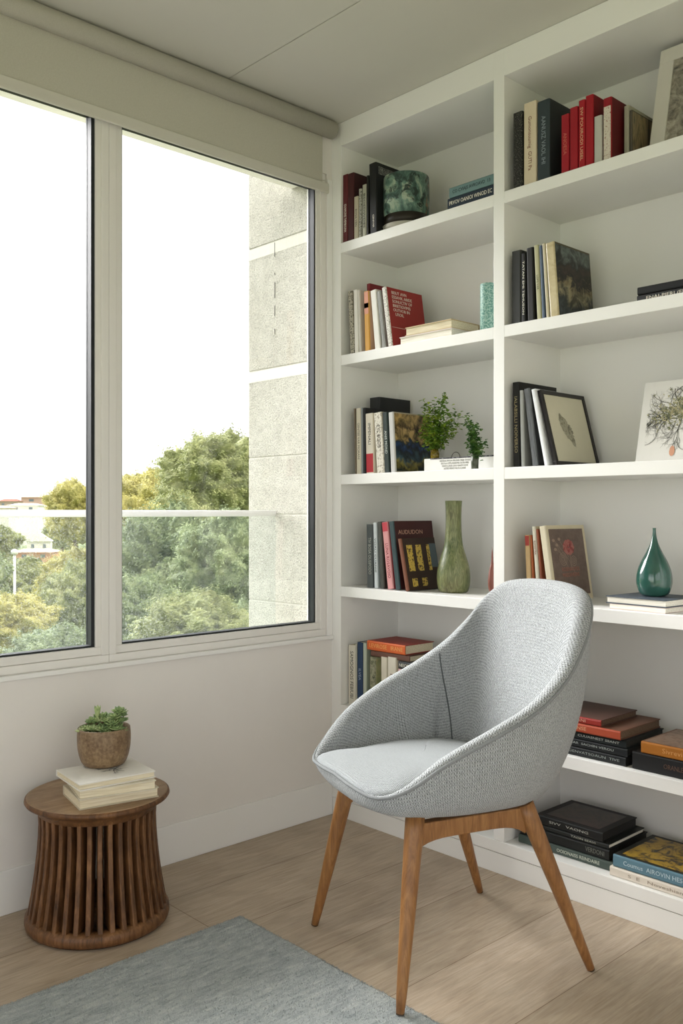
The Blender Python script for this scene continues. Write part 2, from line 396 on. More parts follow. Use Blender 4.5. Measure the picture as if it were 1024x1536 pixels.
# painted pot with white saucer
cy=.105; c=ony(609,768,cy); r0=.080
e=tag(empty('planter_pot',(c.x,cy,SH[5]+.0003)),'wide teal painted pot with a dark brown foot band on a white saucer, top shelf','pot')
zt5=Z(607,251,cy-r0)-SH[5]; hs5=.026
bm=bmesh.new(); lathe(bm,[(0,0),(.060,0),(.080,.012),(.084,hs5),(.080,hs5),(0,hs5-.006)],56); fin('saucer',bm,flat('#c9c5ba',.4,.4,.03),e)
bm=bmesh.new(); lathe(bm,[(0,hs5+.0003),(.078,hs5+.0003),(.0785,hs5+.034),(0,hs5+.034)],56); fin('foot_band',bm,flat('#2c261f',.45,.4,.1),e)
t=NT('teal_painting'); v=t.co(loc=(3.1,0,1.2)); n=t.noise(v,11,6,.6,1.6); n2=t.noise(t.co(loc=(.9,2,.3)),26,5,.65,1.2)
cc=t.ramp(n,[(.32,'#22332f'),(.44,'#4c685f'),(.52,'#6f8f80'),(.6,'#a9b7a0'),(.68,'#7f9a92')]); cc=t.mix(t.ramp(n2,[(.50,0.),(.60,1.)]),cc,'#2b3936'); n4=t.noise(t.co(loc=(7,1,4)),19,3); cc=t.mix(t.ramp(n4,[(.64,0.),(.68,.8)]),cc,'#a57f68')
t.base(cc,.35,.5)
bm=bmesh.new(); lathe(bm,[(0,hs5+.0343),(.0788,hs5+.0343),(.0815,hs5+.10),(r0,zt5-.003),(r0-.002,zt5),(r0-.005,zt5-.003),(r0-.006,hs5+.045),(0,hs5+.04)],64); fin('body',bm,t.m,e)
G='books lying at the right of the left bay top shelf'
zz=SH[5]
lay('navy book with white lettering, under the teal book by the middle upright',G,X(671,.008),.728,.008,.17,zz,zz+.037,cov='#23303d',spine='#1e2c3b',title='PRVOV OANIOI WINOD EC',tsize=.018,twidth=.17)
lay('pale teal book lying on the navy book by the middle upright',G,X(673.5,.01),.727,.01,.165,zz+.037,zz+.071,cov='#566c70',spine='#6e8a8c',title='CO CVIAJS AVROAVD  13',tcol='#1d2c33',tsize=.015,twidth=.15)
# ---- left bay, second shelf
G='books at the left of the left bay second shelf'
kw=dict(d=.17)
up(4,'worn grey speckled book, leftmost on the left bay second shelf',G,521,527.5,438,525,cov='#9a927f',spine=speck('#b3ac9b','#5d5a50',160),**kw)
up(4,'white book right of the grey speckled one, second shelf',G,529,535,436,531,cov='#ece8df',pages=1,**kw)
up(4,'thin off-white booklet before the orange book, second shelf',G,535.3,539,436,538,cov='#cfcabf',**kw)
up(4,'dark red book standing taller behind the orange spine, second shelf',G,539.5,544.5,429,542,cov='#7e2126',yf=.045,d=.155)
up(4,'orange to yellow spined book with a black emblem, second shelf',G,545,552.5,438,547,cov='#cfa88a',spine='#d9a24c',labels=((.62,.99,'#dd9c82'),(.72,.80,'#2a2522')),d=.15)
up(4,'broad white book in the middle of the left bay second shelf',G,555,563.5,437,562,cov='#f0ede6',pages=1,**kw)
up(4,'grey striped thin book left of the red covered book',G,564.5,570.5,438,573,cov='#9c9b95',spine=speck('#a9a9a4','#6a6b68',120,.6,.45,.55,(8,1,.1)),**kw)
e=up(4,'red covered book with white lettering facing the room, pale spine, second shelf',G,572,578.5,432.5,582,cov='#9a2f2b',spine=speck('#e3dfd6','#aaa59b',200),d=.185)
w=e.children[0].dimensions.x if 0 else None
def covertext(e,lines,size,y,z,mat,w,gap=1.25,name='cover_title',width=None):
    """lettering on the +X board: reading direction +Y (towards the wall)"""
    textmesh('\n'.join(lines),size,name,asmat(mat),e,(w,y,z),(PI/2,0,PI/2),align='LEFT',width=width)
def bw(e):
    c=[c for c in e.children if c.name.startswith('cover')][0]
    return max(v.co.x for v in c.data.vertices)
covertext(e,['BEIUT AVN','ESSAVIK ABIDE','SONUCTIV OF','BRIETIGVIMIS','OUTVOB IN','  LFIOIL'],.0155,.025,.155,'#e8dcd0',bw(e)+.0005)
bm=bmesh.new(); box(bm,bw(e),bw(e)+.0007,.01,.12,.068,.0695); fin('cover_rule',bm,flat('#d8b4a8'),e)
G='books lying in the middle of the left bay second shelf'
xa,xb=X(599,.012),X(677,.012); zz=SH[4]
lay('pinkish white book under the cream book, left bay second shelf',G,xa,xb,.012,.14,zz,zz+.027,back=True,cov='#e6dbd4',spine='#b0a68f',pages=1,art_m=None)
lay('cream book with tan cover edges lying on the white book, second shelf',G,X(607.5,.012),xb-.001,.012,.145,zz+.027,zz+.056,rz=0,back=True,cov='#c9b48c',spine='#8d7b56',pages=0)
# teal speckled candle/vase
def thing_lathe(name,label,cat,c,prof,mat,part,group=None,n=6,seg=48,smooth=True,solid=0):
    e=tag(empty(name,c),label,cat,group); bm=bmesh.new()
    lathe(bm,[tuple(p) for p in crv(prof,n)] if n else prof,seg); fin(part,bm,mat,e); return e
cy=.07; c=ony(732,768,cy)
e=tag(empty('vase',(c.x,cy,SH[4]+.0003)),'pale teal speckled cylinder vase beside the middle upright','vase')
h=Z(732,422,cy-.03)-SH[4]
bm=bmesh.new(); lathe(bm,[(0,0),(.024,0),(.0255,.002),(.0255,h-.002),(.0245,h),(.0225,h),(.0222,.01),(0,.01)],40); fin('body',bm,speck('#9fbfb4','#5f9186',190,.5,.45,.58),e)
# ---- left bay, third shelf
G='books at the left of the left bay third shelf'
up(3,'brown edged thin book, leftmost on the left bay third shelf',G,530,532.5,613,532,cov='#6f6352',d=.08)
up(3,'cream book with faded lettering, second on the left bay third shelf',G,533,540,613,534,cov='#c9c0ab',spine='#d3cbb6',title='GENTEE VAR MORANI',tcol='#6b6456',d=.08,twidth=.13)
up(3,'thin silver grey book beside the black one, third shelf',G,540.3,543,612,541,cov='#8f9496',d=.08)
up(3,'black book standing before the cream book with the red block',G,543.2,547,612,544,cov='#1d1e20',d=.08)
up(3,'cream book with dark lettering and a red block at its foot',G,547.5,559,621,549,cov='#ded6c6',spine='#ddd5c4',title='IMPENALI',tz=.66,tcol='#3e3830',tsize=.018,twidth=.075,labels=((.02,.33,'#b3222e'),),d=.08)
up(3,'ivory book with brown lettering right of the red-block book',G,560,571.5,620,565,cov='#e0d6bf',spine=speck('#e4dfd2','#a59c8b',110,.6,.5,.62),title='EYL BOOB',tz=.6,tcol='#3b342b',twidth=.08,d=.08)
up(3,'dark green book with white lettering beside the painting-cover book',G,572.5,580,619,576,cov='#23302d',spine='#263430',title='ANIS MOND',tcol='#c8cec6',twidth=.08,d=.08)
e=up(3,'book with a gold and dark blue painting on its cover, silver spine',G,582,589.5,619,586,cov='#a8a08c',spine='#c9c8c4',d=.19,art_m=artz(0,.18,[(.0,'#26332f'),(.16,'#8f8440'),(.27,'#3b5560'),(.40,'#16202c'),(.50,'#2b4a7a'),(.58,'#1d262c'),(.62,'#b79b62'),(.78,'#c9a970'),(.84,'#5a4428'),(.95,'#b99a60')],12,.16,seed=3),artbox=(.03,.97,.02,.98),pages=1)
W=bw(e)
# black album standing behind the shorter books
e=book('thick black album standing behind the shorter books on the third shelf','books at the left of the left bay third shelf',.05,.165,Z(556,597,.115)-SH[3],(X(553.5,.115)+.002,.115,SH[3]+.0003),(0,0,0),cov='#232526',spine='#262829',title=None)
boxo('cover_line',(bw(e),bw(e)+.0006,.068,.0695,.002,.165),flat('#a7aba8'),e,bevel=0)
# white boxed book with dark top, plants
yb=.055
e=lay('white lying book with printed text and dark top, under the leafy sprigs','lying book on the left bay third shelf',X(636,yb),.729,yb,.15,SH[3],SH[3]+.044,cov='#efeeea',spine='#f1f0ec',title=None,art_m=art(['#2b2a30','#46414c','#6c6872','#2b2a30'],40,1,seed=6),artbox=(.01,.99,.01,.99))
textmesh('VIRTENA MODA SELUNA ORBI TAVEN\nRICOLA ESTU MANTRE OLVA PIRE\nTENVI LORSA QUE MANTO ILVE\nASTRE MENO VILTU CARSE',.0085,'spine_text',flat('#9b9a94'),e,(.020,-.0005,.195),(PI/2,PI/2,0),width=.13)
boxo('spine_edge',(.0395,.0437,-.0006,.0005,.002,.30),speck('#25242a','#8a868c',160,.5,.5,.6),e,bevel=0)
# ---- left bay, fourth shelf
G='books at the left of the left bay fourth shelf'
up(2,'dark grey book with light lettering, leftmost on the fourth shelf',G,549,558.5,786.5,550,cov='#3e4344',spine='#4a4f4f',title='TIV BOSA OUSIPODO',tcol='#a8aaa0',twidth=.13,d=.17)
up(2,'pale blue-white book with dark lettering, fourth shelf',G,559,564.5,784,561,cov='#b9c4c6',spine='#cfd6d8',title='VOALI CUANIE',tcol='#3b4148',twidth=.12,d=.17)
up(2,'dark olive book between the white and the pink book',G,565.3,571.5,783,570,cov='#34342e',spine='#4a4a44',d=.17)
up(2,'pink book with red lettering on its spine, fourth shelf',G,572,581,784,581,cov='#b2494f',spine='#dc9c9c',title='LUNA ROSAVOIO',tcol='#8a1f2b',twidth=.12,labels=((.86,.995,'#c2404c'),),tz=.42,d=.18)
e=up(2,'large maroon book titled in pinkish gold with a dark teal spine',G,582.5,590,783,593,cov='#45201f',spine='#33474a',d=.20)
covertext(e,['AUDUDON'],.021,.018,.196,'#c59a84',bw(e)+.0006,width=.125)
e=up(2,'brown book with yellow patterned panels on its cover, before the green vase',G,596,601.5,809,608,cov='#35251c',spine='#7a4a33',d=.17,yf=.012)
W=bw(e); gold=speck('#c9ab4d','#3a2a18',130,.5,.52,.60)
for a,b,zz_,zt in ((.02,.048,.065,.155),(.065,.093,.065,.155),(.12,.135,.065,.155),(.025,.05,.012,.04),(.075,.10,.012,.04)):
    boxo('cover_panel',(W,W+.0008,a,b,zz_,zt),gold,e,bevel=0)
boxo('cover_panel',(W,W+.0007,.136,.168,.075,.158),flat('#56646a'),e,bevel=0)
# green tall vase
cy=.11; c=ony(680,768,cy); zt=Z(680,751,cy-.02); s=(c.x-CX)*F[0]+(c.y-CY)*F[1]; k=s/f
e=tag(empty('vase',(c.x,cy,SH[2]+.0003)),'tall mottled green vase with narrow neck on the fourth shelf','vase')
t=NT('green_glaze'); v=t.co(); n=t.noise(t.co(scale=(1,1,.18)),95,5,.65,2); n2=t.noise(v,9,3)
t.base(t.mix(.5,t.ramp(n,[(.35,'#34401f'),(.5,'#6f7a4c'),(.66,'#a8a679')]),t.ramp(n2,[(.35,'#4a5632'),(.5,'#7c7f55'),(.65,'#6a5f42')])),.35,.5); t.bump(n,.4,.002)
hh=zt-SH[2]
pr=[(19,0),(22,.02),(24.5,.09),(25,.19),(23,.29),(18.5,.40),(14.5,.5),(12.5,.62),(11.6,.78),(12,.92),(12.8,.992)]
P=[(0,0)]+[(r*k,z*hh) for r,z in [tuple(p) for p in crv(pr,5)]]+[(12.4*k,hh),(11*k,hh),(10.3*k,.9*hh),(10*k,.6*hh),(0,.6*hh)]
bm=bmesh.new(); lathe(bm,P,56); fin('body',bm,t.m,e)
# brown ornament half hidden behind the upright
cy=.05; c=ony(738,768,cy)
e=tag(empty('ornament',(c.x,cy,SH[2]+.0003)),'small reddish brown pointed ornament half hidden by the middle upright','ornament')
bm=bmesh.new(); lathe(bm,[tuple(p) for p in crv([(.0,.16),(.002,.14),(.004,.11),(.009,.09),(.0135,.055),(.012,.03),(.006,.012),(.006,.008)],5)],28); fin('body',bm,flat('#7a4638',.4,.4,.2),e)
bm=bmesh.new(); lathe(bm,[(0,0),(.022,0),(.022,.003),(.007,.009),(0,.009)],28); fin('foot',bm,flat('#8a5444',.4,.4,.2),e)
# ---- left bay, fifth shelf
G='books at the left of the left bay fifth shelf'
kw=dict(d=.17)
up(1,'cream book with dark lettering, leftmost on the fifth shelf',G,522,532.5,967,cov='#cfc9b8',spine='#d9d3c3',title='SAMOGNOS FEBIUBI',tcol='#4a4439',twidth=.17,**kw)
up(1,'thin pale book left of the navy book, fifth shelf',G,532.7,535,966,cov='#b9b7a6',**kw)
up(1,'navy blue book on the fifth shelf',G,535.3,543.5,963,cov='#23344c',spine='#2b4160',title='ILVEA',tcol='#9fb0c4',**kw)
up(1,'pale sage green book right of the navy book, fifth shelf',G,544,549,964.5,cov='#aab3a2',spine='#b7bfae',**kw)
up(1,'book with a dark botanical pattern on its spine, fifth shelf',G,554,563,985,cov='#a9b08a',spine=art(['#2d2a20','#8a8f70','#c9c6a8','#3a3628'],60,1,seed=9),art_m=art(['#b9b88f','#8fa070','#c9b78a'],25,1,seed=10),d=.10)
up(1,'cream book leaning under the orange one, fifth shelf',G,571,580,985,cov='#d8d0b8',spine='#ddd6c2',d=.15)
up(1,'ivory book with dark lettering left of the pink book, fifth shelf',G,581,594,985,cov='#dcd6c4',spine='#ddd7c6',title='NUBIA',tcol='#5a3430',d=.15,twidth=.08)
zt=Z(554,985)+.0015
G2='books lying on the upright books of the fifth shelf'
lay('brown book lying under the orange book, fifth shelf',G2,X(556,.035),X(614,.035),.035,.15,zt,zt+.022,cov='#5d3a30',spine='#6c4a3c')
lay('orange book lying topmost over the fifth shelf books',G2,X(550.5,.03),X(607,.03),.03,.15,zt+.022,zt+.056,cov='#8e2f24',spine='#d2622c',title='LEVIROSE   IRANE',tcol='#e9a860',twidth=.16)
z1=SH[1]
yy=.02; zp=Z(597,1003,yy)
lay('pink book lying beneath the black book, fifth shelf',G2,X(597,yy),X(621,yy),yy,.15,zp-.035,zp,cov='#a97f80',spine='#c39a9a')
lay('plain white book lying beneath the right end of the black book',G2,X(622.5,yy),X(657,yy),yy,.16,zp-.03,zp,cov='#d9d8d6',spine='#dedddb',pages=1)
lay('black book with white lettering lying over the pink and white books',G2,X(597,yy),X(647,yy),yy,.16,zp,zp+.026,cov='#2a2e2d',spine='#24282a',title='NEIOINON',tz=.72,twidth=.075,tsize=.016)
lay('large grey book at the bottom of the fifth shelf pile behind the chair',G2,X(597,yy),X(662,yy),yy,.17,SH[1],SH[1]+.05,cov='#8d8f8c',spine='#989a96')
lay('beige book inside the fifth shelf pile behind the chair',G2,X(597,yy),X(660,yy),yy,.17,SH[1]+.05,zp-.035,cov='#b7ab95',spine='#bfb49f')
# ================= right bay
def xr(px,yf=.03): return X(px,yf)
G='books at the left of the right bay top shelf'
kw=dict(d=.17)
up(5,'black speckled slim book, leftmost on the right bay top shelf',G,769,783,171,cov='#171716',spine=speck('#1b1b1a','#8e8a80',300,.6,.55,.7),**kw)
up(5,'cream book with reddish lettering, second on the right bay top shelf',G,785,804,157,cov='#d6c7ac',spine='#d9cab0',title='Gumonsuumig  GUTI Pa',tcol='#7a4a3a',twidth=.16,tsize=.017,**kw)
up(5,'large dark slate book with pale lettering, right bay top shelf',G,805.5,824,154,cov='#25292b',spine='#333d42',title='AANUSZ VAOL IHI',tcol='#8e9aa0',twidth=.14,tsize=.02,d=.18)
up(5,'short bright red book, first of the red row on the top shelf',G,841,853,174,cov='#8e1722',spine='#a01b28',title='ANOESA',tcol='#c46a5a',**kw)
up(5,'red book second of the red row on the top shelf',G,854,866,163,cov='#8c1520',spine='#9c1825',**kw)
up(5,'red book with gold lettering, third of the red row on the top shelf',G,867,877,152,cov='#93131f',spine='#a51a27',title='SW POUIRODI UISEL',tcol='#d9b08a',twidth=.15,**kw)
up(5,'tallest red book, fourth of the red row on the top shelf',G,877.5,889.5,145,cov='#7c0f19',spine='#9e1522',d=.17)
up(5,'small pale grey book in front of the tall red book, top shelf',G,890.5,902.5,176,cov='#b9b7ae',spine='#bcbab2',d=.12)
up(5,'dark red book with a cream speckled spine label, right end of the red row',G,904,917,149,cov='#5e1318',spine='#8e1620',labels=((.0,.86,speck('#cfc6b8','#8f5a50',200,.6,.55,.66)),),d=.17)
G='books at the right of the right bay top shelf'
up(5,'dark art book with a streaky brown picture, beside the white frame',G,944,948,166,cov='#3b352c',spine='#5a5348',d=.18,yf=.06,art_m=art(['#2a251e','#6b5a42','#b39a74','#3a4436'],22,2,seed=12,stretch=(1,1,.2)),artbox=(.02,.98,.02,.98))
up(5,'pale book standing between the red row and the dark art book',G,935,943,160,cov='#a8a492',d=.14,yf=.06,bx=1)
# framed photo, leaning back
def leanframe(name,label,cat,px_l,py_b,x1,h,yfb,lean,fm,border,pm,thick=.018,mat2=None,shelfz=None,inner=None,parts=None):
    x0=px_l
    e=tag(empty(name,(x0,yfb,shelfz+.0004+thick*math.sin(lean)),(-lean,0,0)),label,cat)
    w=x1-x0; b=border
    if b>0:
        bm=bmesh.new(); box(bm,0,w,0,thick,0,b); box(bm,0,w,0,thick,h-b,h); box(bm,0,b,0,thick,b,h-b); box(bm,w-b,w,0,thick,b,h-b)
        fin('frame',bm,fm,e,bevel=.001)
        boxo('picture',(b,w-b,.004,.008,b,h-b),pm,e,bevel=0)
        boxo('backing',(b*.5,w-b*.5,thick*.6,thick*.9,b*.5,h-b*.5),flat('#6a5a48'),e,bevel=0)
    else:
        boxo('board',(0,w,0,thick,0,h),fm,e,bevel=.0008)
    return e
x0=X(971,.10); h=.335
leanframe('picture_frame','white framed landscape photograph at the right of the top shelf','picture',x0,0,x0+.27,h,.10,math.radians(13),flat('#d8d4ca',.5,.3,.02),.043,art(['#2c2a26','#6a655b','#9c9484','#c4beb0'],14,2,seed=14),shelfz=SH[5])
# ---- right bay second shelf
G='books at the left of the right bay second shelf'
up(4,'thick dark grey book, leftmost on the right bay second shelf',G,767,781,378,cov='#2a2b2a',spine='#2f302e',d=.17)
up(4,'slim black book with white lettering, right bay second shelf',G,781.5,788,381,cov='#191a1a',title='TATAN EMI TEHUSON',tcol='#d8d4c6',twidth=.16,d=.17)
up(4,'black plain book left of the green-cream spine, right bay second shelf',G,789,799,373,791,cov='#1d1c1a',d=.17)
up(4,'greenish cream thin book, right bay second shelf',G,800,807,369,805,cov='#a8a684',spine='#b9b692',title='LOMI VAR',tcol='#5a5a40',d=.17)
up(4,'dusty blue thin book, right bay second shelf',G,808,812,369,813,cov='#4b5a70',spine='#5b6a80',d=.17)
up(4,'thin white-cream book beside the old aged book, right bay second shelf',G,812.5,817,366,819,cov='#cdc3a6',d=.17)
up(4,'old aged cream book with a dark painted cover, right bay second shelf',G,817.5,830.5,366,825,cov='#5d5340',spine=art(['#b09f78','#cbbd97','#d9cda9','#c3b48c'],18,1,seed=15),d=.19,art_m=artz(0,.2,[(.0,'#4d565c'),(.2,'#2c3436'),(.33,'#a09676'),(.45,'#8a7a58'),(.52,'#1d1a18'),(.66,'#3a2a24'),(.78,'#1a1d1c'),(.95,'#6a7470')],9,.32,seed=16),artbox=(.03,.98,.02,.975))
G='books lying at the right of the right bay second shelf'
lay('grey-black lying book with white lettering, under the black book at right edge',G,X(955,.04),X(955,.04)+.29,.04,.17,SH[4],SH[4]+.024,cov='#37373a',spine='#303134',title='ENAI-PIERI (ENALUA',tz=.62,twidth=.16,tsize=.014)
lay('black lying book on top at the right edge of the right bay second shelf',G,X(955.5,.04),X(955,.04)+.285,.04,.17,SH[4]+.024,SH[4]+.046,cov='#17181a')
# ---- right bay third shelf
G='books at the left of the right bay third shelf'
up(3,'tall black book with gold lettering, leftmost on the right bay third shelf',G,768,778,574,769,cov='#1b1a19',title='IALABSILLI NOIVERSO',tcol='#a89a70',twidth=.17,d=.20)
up(3,'silver grey book, second on the right bay third shelf',G,778.5,784,586,781,cov='#9a9b98',spine='#adafac',d=.17)
up(3,'dark grey book with grey striped spine, right bay third shelf',G,785,794,584,798,cov='#3a3b3b',spine=speck('#6b6e70','#3f4244',90,.5,.45,.56,(10,1,.15)),d=.17)
up(3,'white slab-like book supporting the black picture frame',G,796,802.5,585,816,cov='#e9ebee',spine='#eef0f3',d=.15,pages=1)
# black picture frame, standing like a book, face to the right
px1,pth,ph=PREV[(3,G)]
th=math.atan2(X(829,.03)-X(804,.03),Z(804,586)-SH[3])
e=tag(empty('picture_frame',(px1+.0045+max(0,math.tan(th)-math.tan(pth))*.16,.03,SH[3]+.0003),(0,-th,0)),'black framed leaf drawing leaning on the books, right bay third shelf','picture')
hf=.232; df=.235; b=.012; tk=.012
bm=bmesh.new(); box(bm,0,tk,0,df,0,b); box(bm,0,tk,0,df,hf-b,hf); box(bm,0,tk,0,b,b,hf-b); box(bm,0,tk,df-b,df,b,hf-b); fin('frame',bm,flat('#1c1715',.4,.4,.05),e,bevel=.001)
boxo('drawing',(.005,.008,b,df-b,b,hf-b),flat('#d6d0b8',.7,.3,.03),e,bevel=0)
boxo('backing',(.001,.0045,b,df-b,b,hf-b),flat('#6a5a48'),e,bevel=0)
# leaf drawing: irregular leaf outline from crumpled faces
bm=bmesh.new(); n=26; L=[];Rr=[]
for i in range(n+1):
    s=i/n; yy=.075+.055*s; zz_=.165-.105*s; wd=.028*math.sin(PI*min(1,s*1.02))**.8*(1-.35*s)
    L.append(bm.verts.new((.0085,yy-wd*(.9+.3*rnd.random()),zz_-.006*rnd.random()))); Rr.append(bm.verts.new((.0085,yy+wd*(.75+.5*rnd.random()),zz_+.006*rnd.random())))
for i in range(n): bm.faces.new((L[i],L[i+1],Rr[i+1],Rr[i]))
fin('leaf_motif',bm,art(['#4f4a38','#8f8a72','#c9c3aa','#6f6a54'],70,1,seed=17),e)
# big drawing board leaning at the right
x0=X(952,.09); bh=.235
e=leanframe('art_print','unframed print of a bare twisted tree leaning at the right, third shelf','picture',x0,0,x0+.27,bh,.09,math.radians(14),flat('#d5d3cc',.6,.3,.03),0,None,thick=.004,shelfz=SH[3])
def branches(e,root,ang,length,depth,bm,rw,yoff=-.0008,lim=None):
    p=root; pts=[p]; a=ang
    n=5
    for i in range(n):
        a+=rnd.uniform(-.45,.45); p=(p[0]+math.cos(a)*length/n,p[1]+math.sin(a)*length/n); pts.append(p)
    for i in range(n):
        if lim and not all(lim[0]<q[0]<lim[1] and lim[2]<q[1]<lim[3] for q in pts[i:i+2]): continue
        (x1,z1),(x2,z2)=pts[i],pts[i+1]; w=rw*(1-i/(n+2)); dx,dz=x2-x1,z2-z1; l=math.hypot(dx,dz) or 1; nx,nz=-dz/l*w,dx/l*w
        bm.faces.new([bm.verts.new((x1+nx,yoff,z1+nz)),bm.verts.new((x1-nx,yoff,z1-nz)),bm.verts.new((x2-nx,yoff,z2-nz)),bm.verts.new((x2+nx,yoff,z2+nz))])
    if depth>0:
        for j in range(1,n+1):
            if rnd.random()<.85: branches(e,pts[j],a+rnd.choice((-1,1))*rnd.uniform(.4,1.1),length*rnd.uniform(.4,.65),depth-1,bm,rw*.6,yoff,lim)
bm=bmesh.new()
for (x,z,a,l) in ((.17,.13,2.9,.15),(.15,.15,3.3,.16),(.11,.17,2.6,.10),(.13,.13,3.8,.15),(.19,.15,3.1,.16),(.10,.15,4.1,.13),(.09,.13,3.4,.09),(.13,.15,4.3,.14),(.2,.17,.4,.1),(.2,.14,-.4,.1)):
    branches(e,(x,z),a,l*.75,3,bm,.0013,lim=(.02,.262,.03,.215))
fin('tree_motif',bm,flat('#3a3a30',.7,.2,.1),e)
bm=bmesh.new()
for i in range(900):
    x=.14+rnd.gauss(0,.045); z=.155+rnd.gauss(0,.020)+(x-.14)*.25; s=rnd.uniform(.0015,.005); a0=rnd.random()*6
    if not(.01<x<.265 and .01<z<bh-.01): continue
    bm.faces.new([bm.verts.new((x+s*math.cos(a0+k*2.1),-.0011,z+s*math.sin(a0+k*2.1))) for k in range(3)])
fin('foliage_motif',bm,speck('#6d7050','#b3ac84',90,.7,.45,.55),e)
bm=bmesh.new(); bm.faces.new([bm.verts.new((.105+.008*math.cos(k*PI/5),-.0012,.028+.013*math.sin(k*PI/5)*(1.3 if k<5 else 1))) for k in range(10)]); fin('red_blossom',bm,flat('#c58f70'),e)
# ---- right bay fourth shelf
G='books at the left of the right bay fourth shelf'
up(2,'tan book with a red spine head, leftmost on the right bay fourth shelf',G,786,794,803,790,cov='#b08a5c',spine='#c7a878',labels=((.84,.99,'#a03a30'),),d=.17)
up(2,'orange-brown slim book, second on the right bay fourth shelf',G,794.3,797,803,800,cov='#a3552c',d=.17)
up(2,'cream book with faded lettering, third on the right bay fourth shelf',G,797,803,790,805,cov='#cfc4a6',spine='#d6d0bd',title='ELIVOSTRA',tcol='#7a3c34',tz=.72,d=.17)
up(2,'rust brown slim book beside the cream art book',G,803.5,806.5,794,813,cov='#8a4a30',d=.17)
e=up(2,'cream edged book with a brown flower picture on its cover, behind the chair',G,808,818,790,823,cov='#d8ccae',spine='#d9cfb5',d=.205,art_m=art(['#5c4a40','#6a574b','#77645a'],20,1,seed=18),artbox=(.06,.94,.07,.95))
W=bw(e)+.0008; bm=bmesh.new()
def ringm(bm,y,z,r,w,n=22):
    for k in range(n):
        a,b=2*PI*k/n,2*PI*(k+1)/n
        bm.faces.new([bm.verts.new((W,y+rr*math.cos(t_),z+rr*math.sin(t_))) for rr,t_ in ((r,a),(r+w,a),(r+w,b),(r,b))])
for (y,z,r) in ((.07,.125,.018),(.07,.125,.012),(.07,.125,.006),(.125,.118,.014),(.125,.118,.008),(.125,.118,.003)): ringm(bm,y,z,r,.0015)
for i in range(12): branches(e,(0,0),0,0.0001,0,bmesh.new(),.0001) if 0 else None
for (y0_,z0_,y1_,z1_) in ((.03,.185,.10,.12),(.04,.17,.09,.10),(.055,.19,.1,.13),(.03,.16,.08,.13),(.11,.15,.105,.09),(.1,.12,.12,.085)):
    bm.faces.new([bm.verts.new((W,a_,b_)) for a_,b_ in ((y0_,z0_),(y0_+.0016,z0_),(y1_+.0016,z1_),(y1_,z1_))])
for (y_,z_) in ((.03,.182),(.045,.168),(.035,.155),(.06,.185)):
    bm.faces.new([bm.verts.new((W,y_+.008*math.cos(q*1.05),z_+.005*math.sin(q*1.05))) for q in range(6)])
fin('flower_outline',bm,flat('#a08a7a'),e)
bm=bmesh.new()
for i in range(9):
    a0=i*.7; bm.faces.new([bm.verts.new((W+.0001*i*.3,.105+.018*math.cos(a0)+.013*math.cos(k*.9),.160+.013*math.sin(a0)+.012*math.sin(k*.9))) for k in range(7)])
fin('red_flower',bm,art(['#6a1f22','#a3433c','#c98d80','#7a2a2a'],60,1,seed=20),e)
covertext(e,['ROSENNOVDL','MASOAVEENS'],.017,.055,.085,'#a06a5a',W,width=.095)
# green teardrop vase + books under it
yf=.015; z0=SH[2]
ex0=X(914,yf); ex1=X(1003,yf)
rz=math.radians(-4)
lay('pink-white thin book under the grey book below the green vase','books lying under the green teardrop vase',X(914,.03),X(1001,.03),.03,.17,z0,z0+.015,rz=rz,back=True,cov='#cdb9b2',pages=1,soft=True)
lay('grey-blue covered book on which the green teardrop vase stands','books lying under the green teardrop vase',X(908.5,.03),X(1002,.03),.03,.18,z0+.015,z0+.036,rz=rz,back=True,cov='#4a525c',pages=1)
cy=.11; c=ony(981,768,cy); s=(c.x-CX)*F[0]+(c.y-CY)*F[1]; k=s/f; zb=z0+.0365; hh=Z(981,792,cy)-zb
e=tag(empty('vase',(c.x,cy,zb)),'glossy dark green teardrop vase with a thin neck','vase')
t=NT('teal_glaze'); v=t.co(); n=t.noise(v,12,4); sp=t.node('ShaderNodeSeparateXYZ'); t.link(v,sp.inputs[0])
t.base(t.ramp(n,[(.3,'#244d45'),(.7,'#356457')]),.12,.6); t.b.inputs['Coat Weight'].default_value=.5
pr=[(16,0),(21,.04),(25,.14),(26,.25),(24,.38),(18.5,.52),(11.5,.65),(6,.77),(3.2,.88),(2.3,.97),(2.6,1.)]
P=[(0,0)]+[(r*k,z*hh) for r,z in [tuple(p) for p in crv(pr,6)]]+[(1.6*k,hh),(1.5*k,.9*hh),(0,.9*hh)]
bm=bmesh.new(); lathe(bm,P,56); fin('body',bm,t.m,e)
# ---- right bay fifth shelf stacks
G='books in the left pile of the right bay fifth shelf'
z=SH[1]; yf=.02; xl,xrr=X(822,yf),X(941,yf)
lay('black book at the bottom of the left pile, right bay fifth shelf',G,xl,xrr-.006,yf,.21,z,z+.026,pages=4,cov='#181b1c',title='GENVATSOAUN  TIVE',tz=.4,tcol='#8e9490',twidth=.16,tsize=.01)
lay('black book in the middle of the left pile, right bay fifth shelf',G,xl,xrr-.001,yf,.21,z+.026,z+.050,pages=4,cov='#14181a',title='MENVIAR  SACHIN VEROU',tcol='#a2a8a4',twidth=.17,tsize=.009)
lay('dark slate book below the orange spined book, right bay fifth shelf',G,xl+.004,xrr-.004,yf,.21,z+.050,z+.072,pages=4,cov='#1d2426',title='CUUASNEST SIIANT',tcol='#c3c8c2',twidth=.13,tsize=.009,tz=.35)
lay('orange-red book with brown cover, right bay fifth shelf left pile',G,xl,X(933,yf),yf-.012,.225,z+.072,z+.097,pages=3,cov='#6d4a38',spine='#a8482c',title='VIC PODNSE',tcol='#dba27c',twidth=.10,tz=.65,tsize=.014)
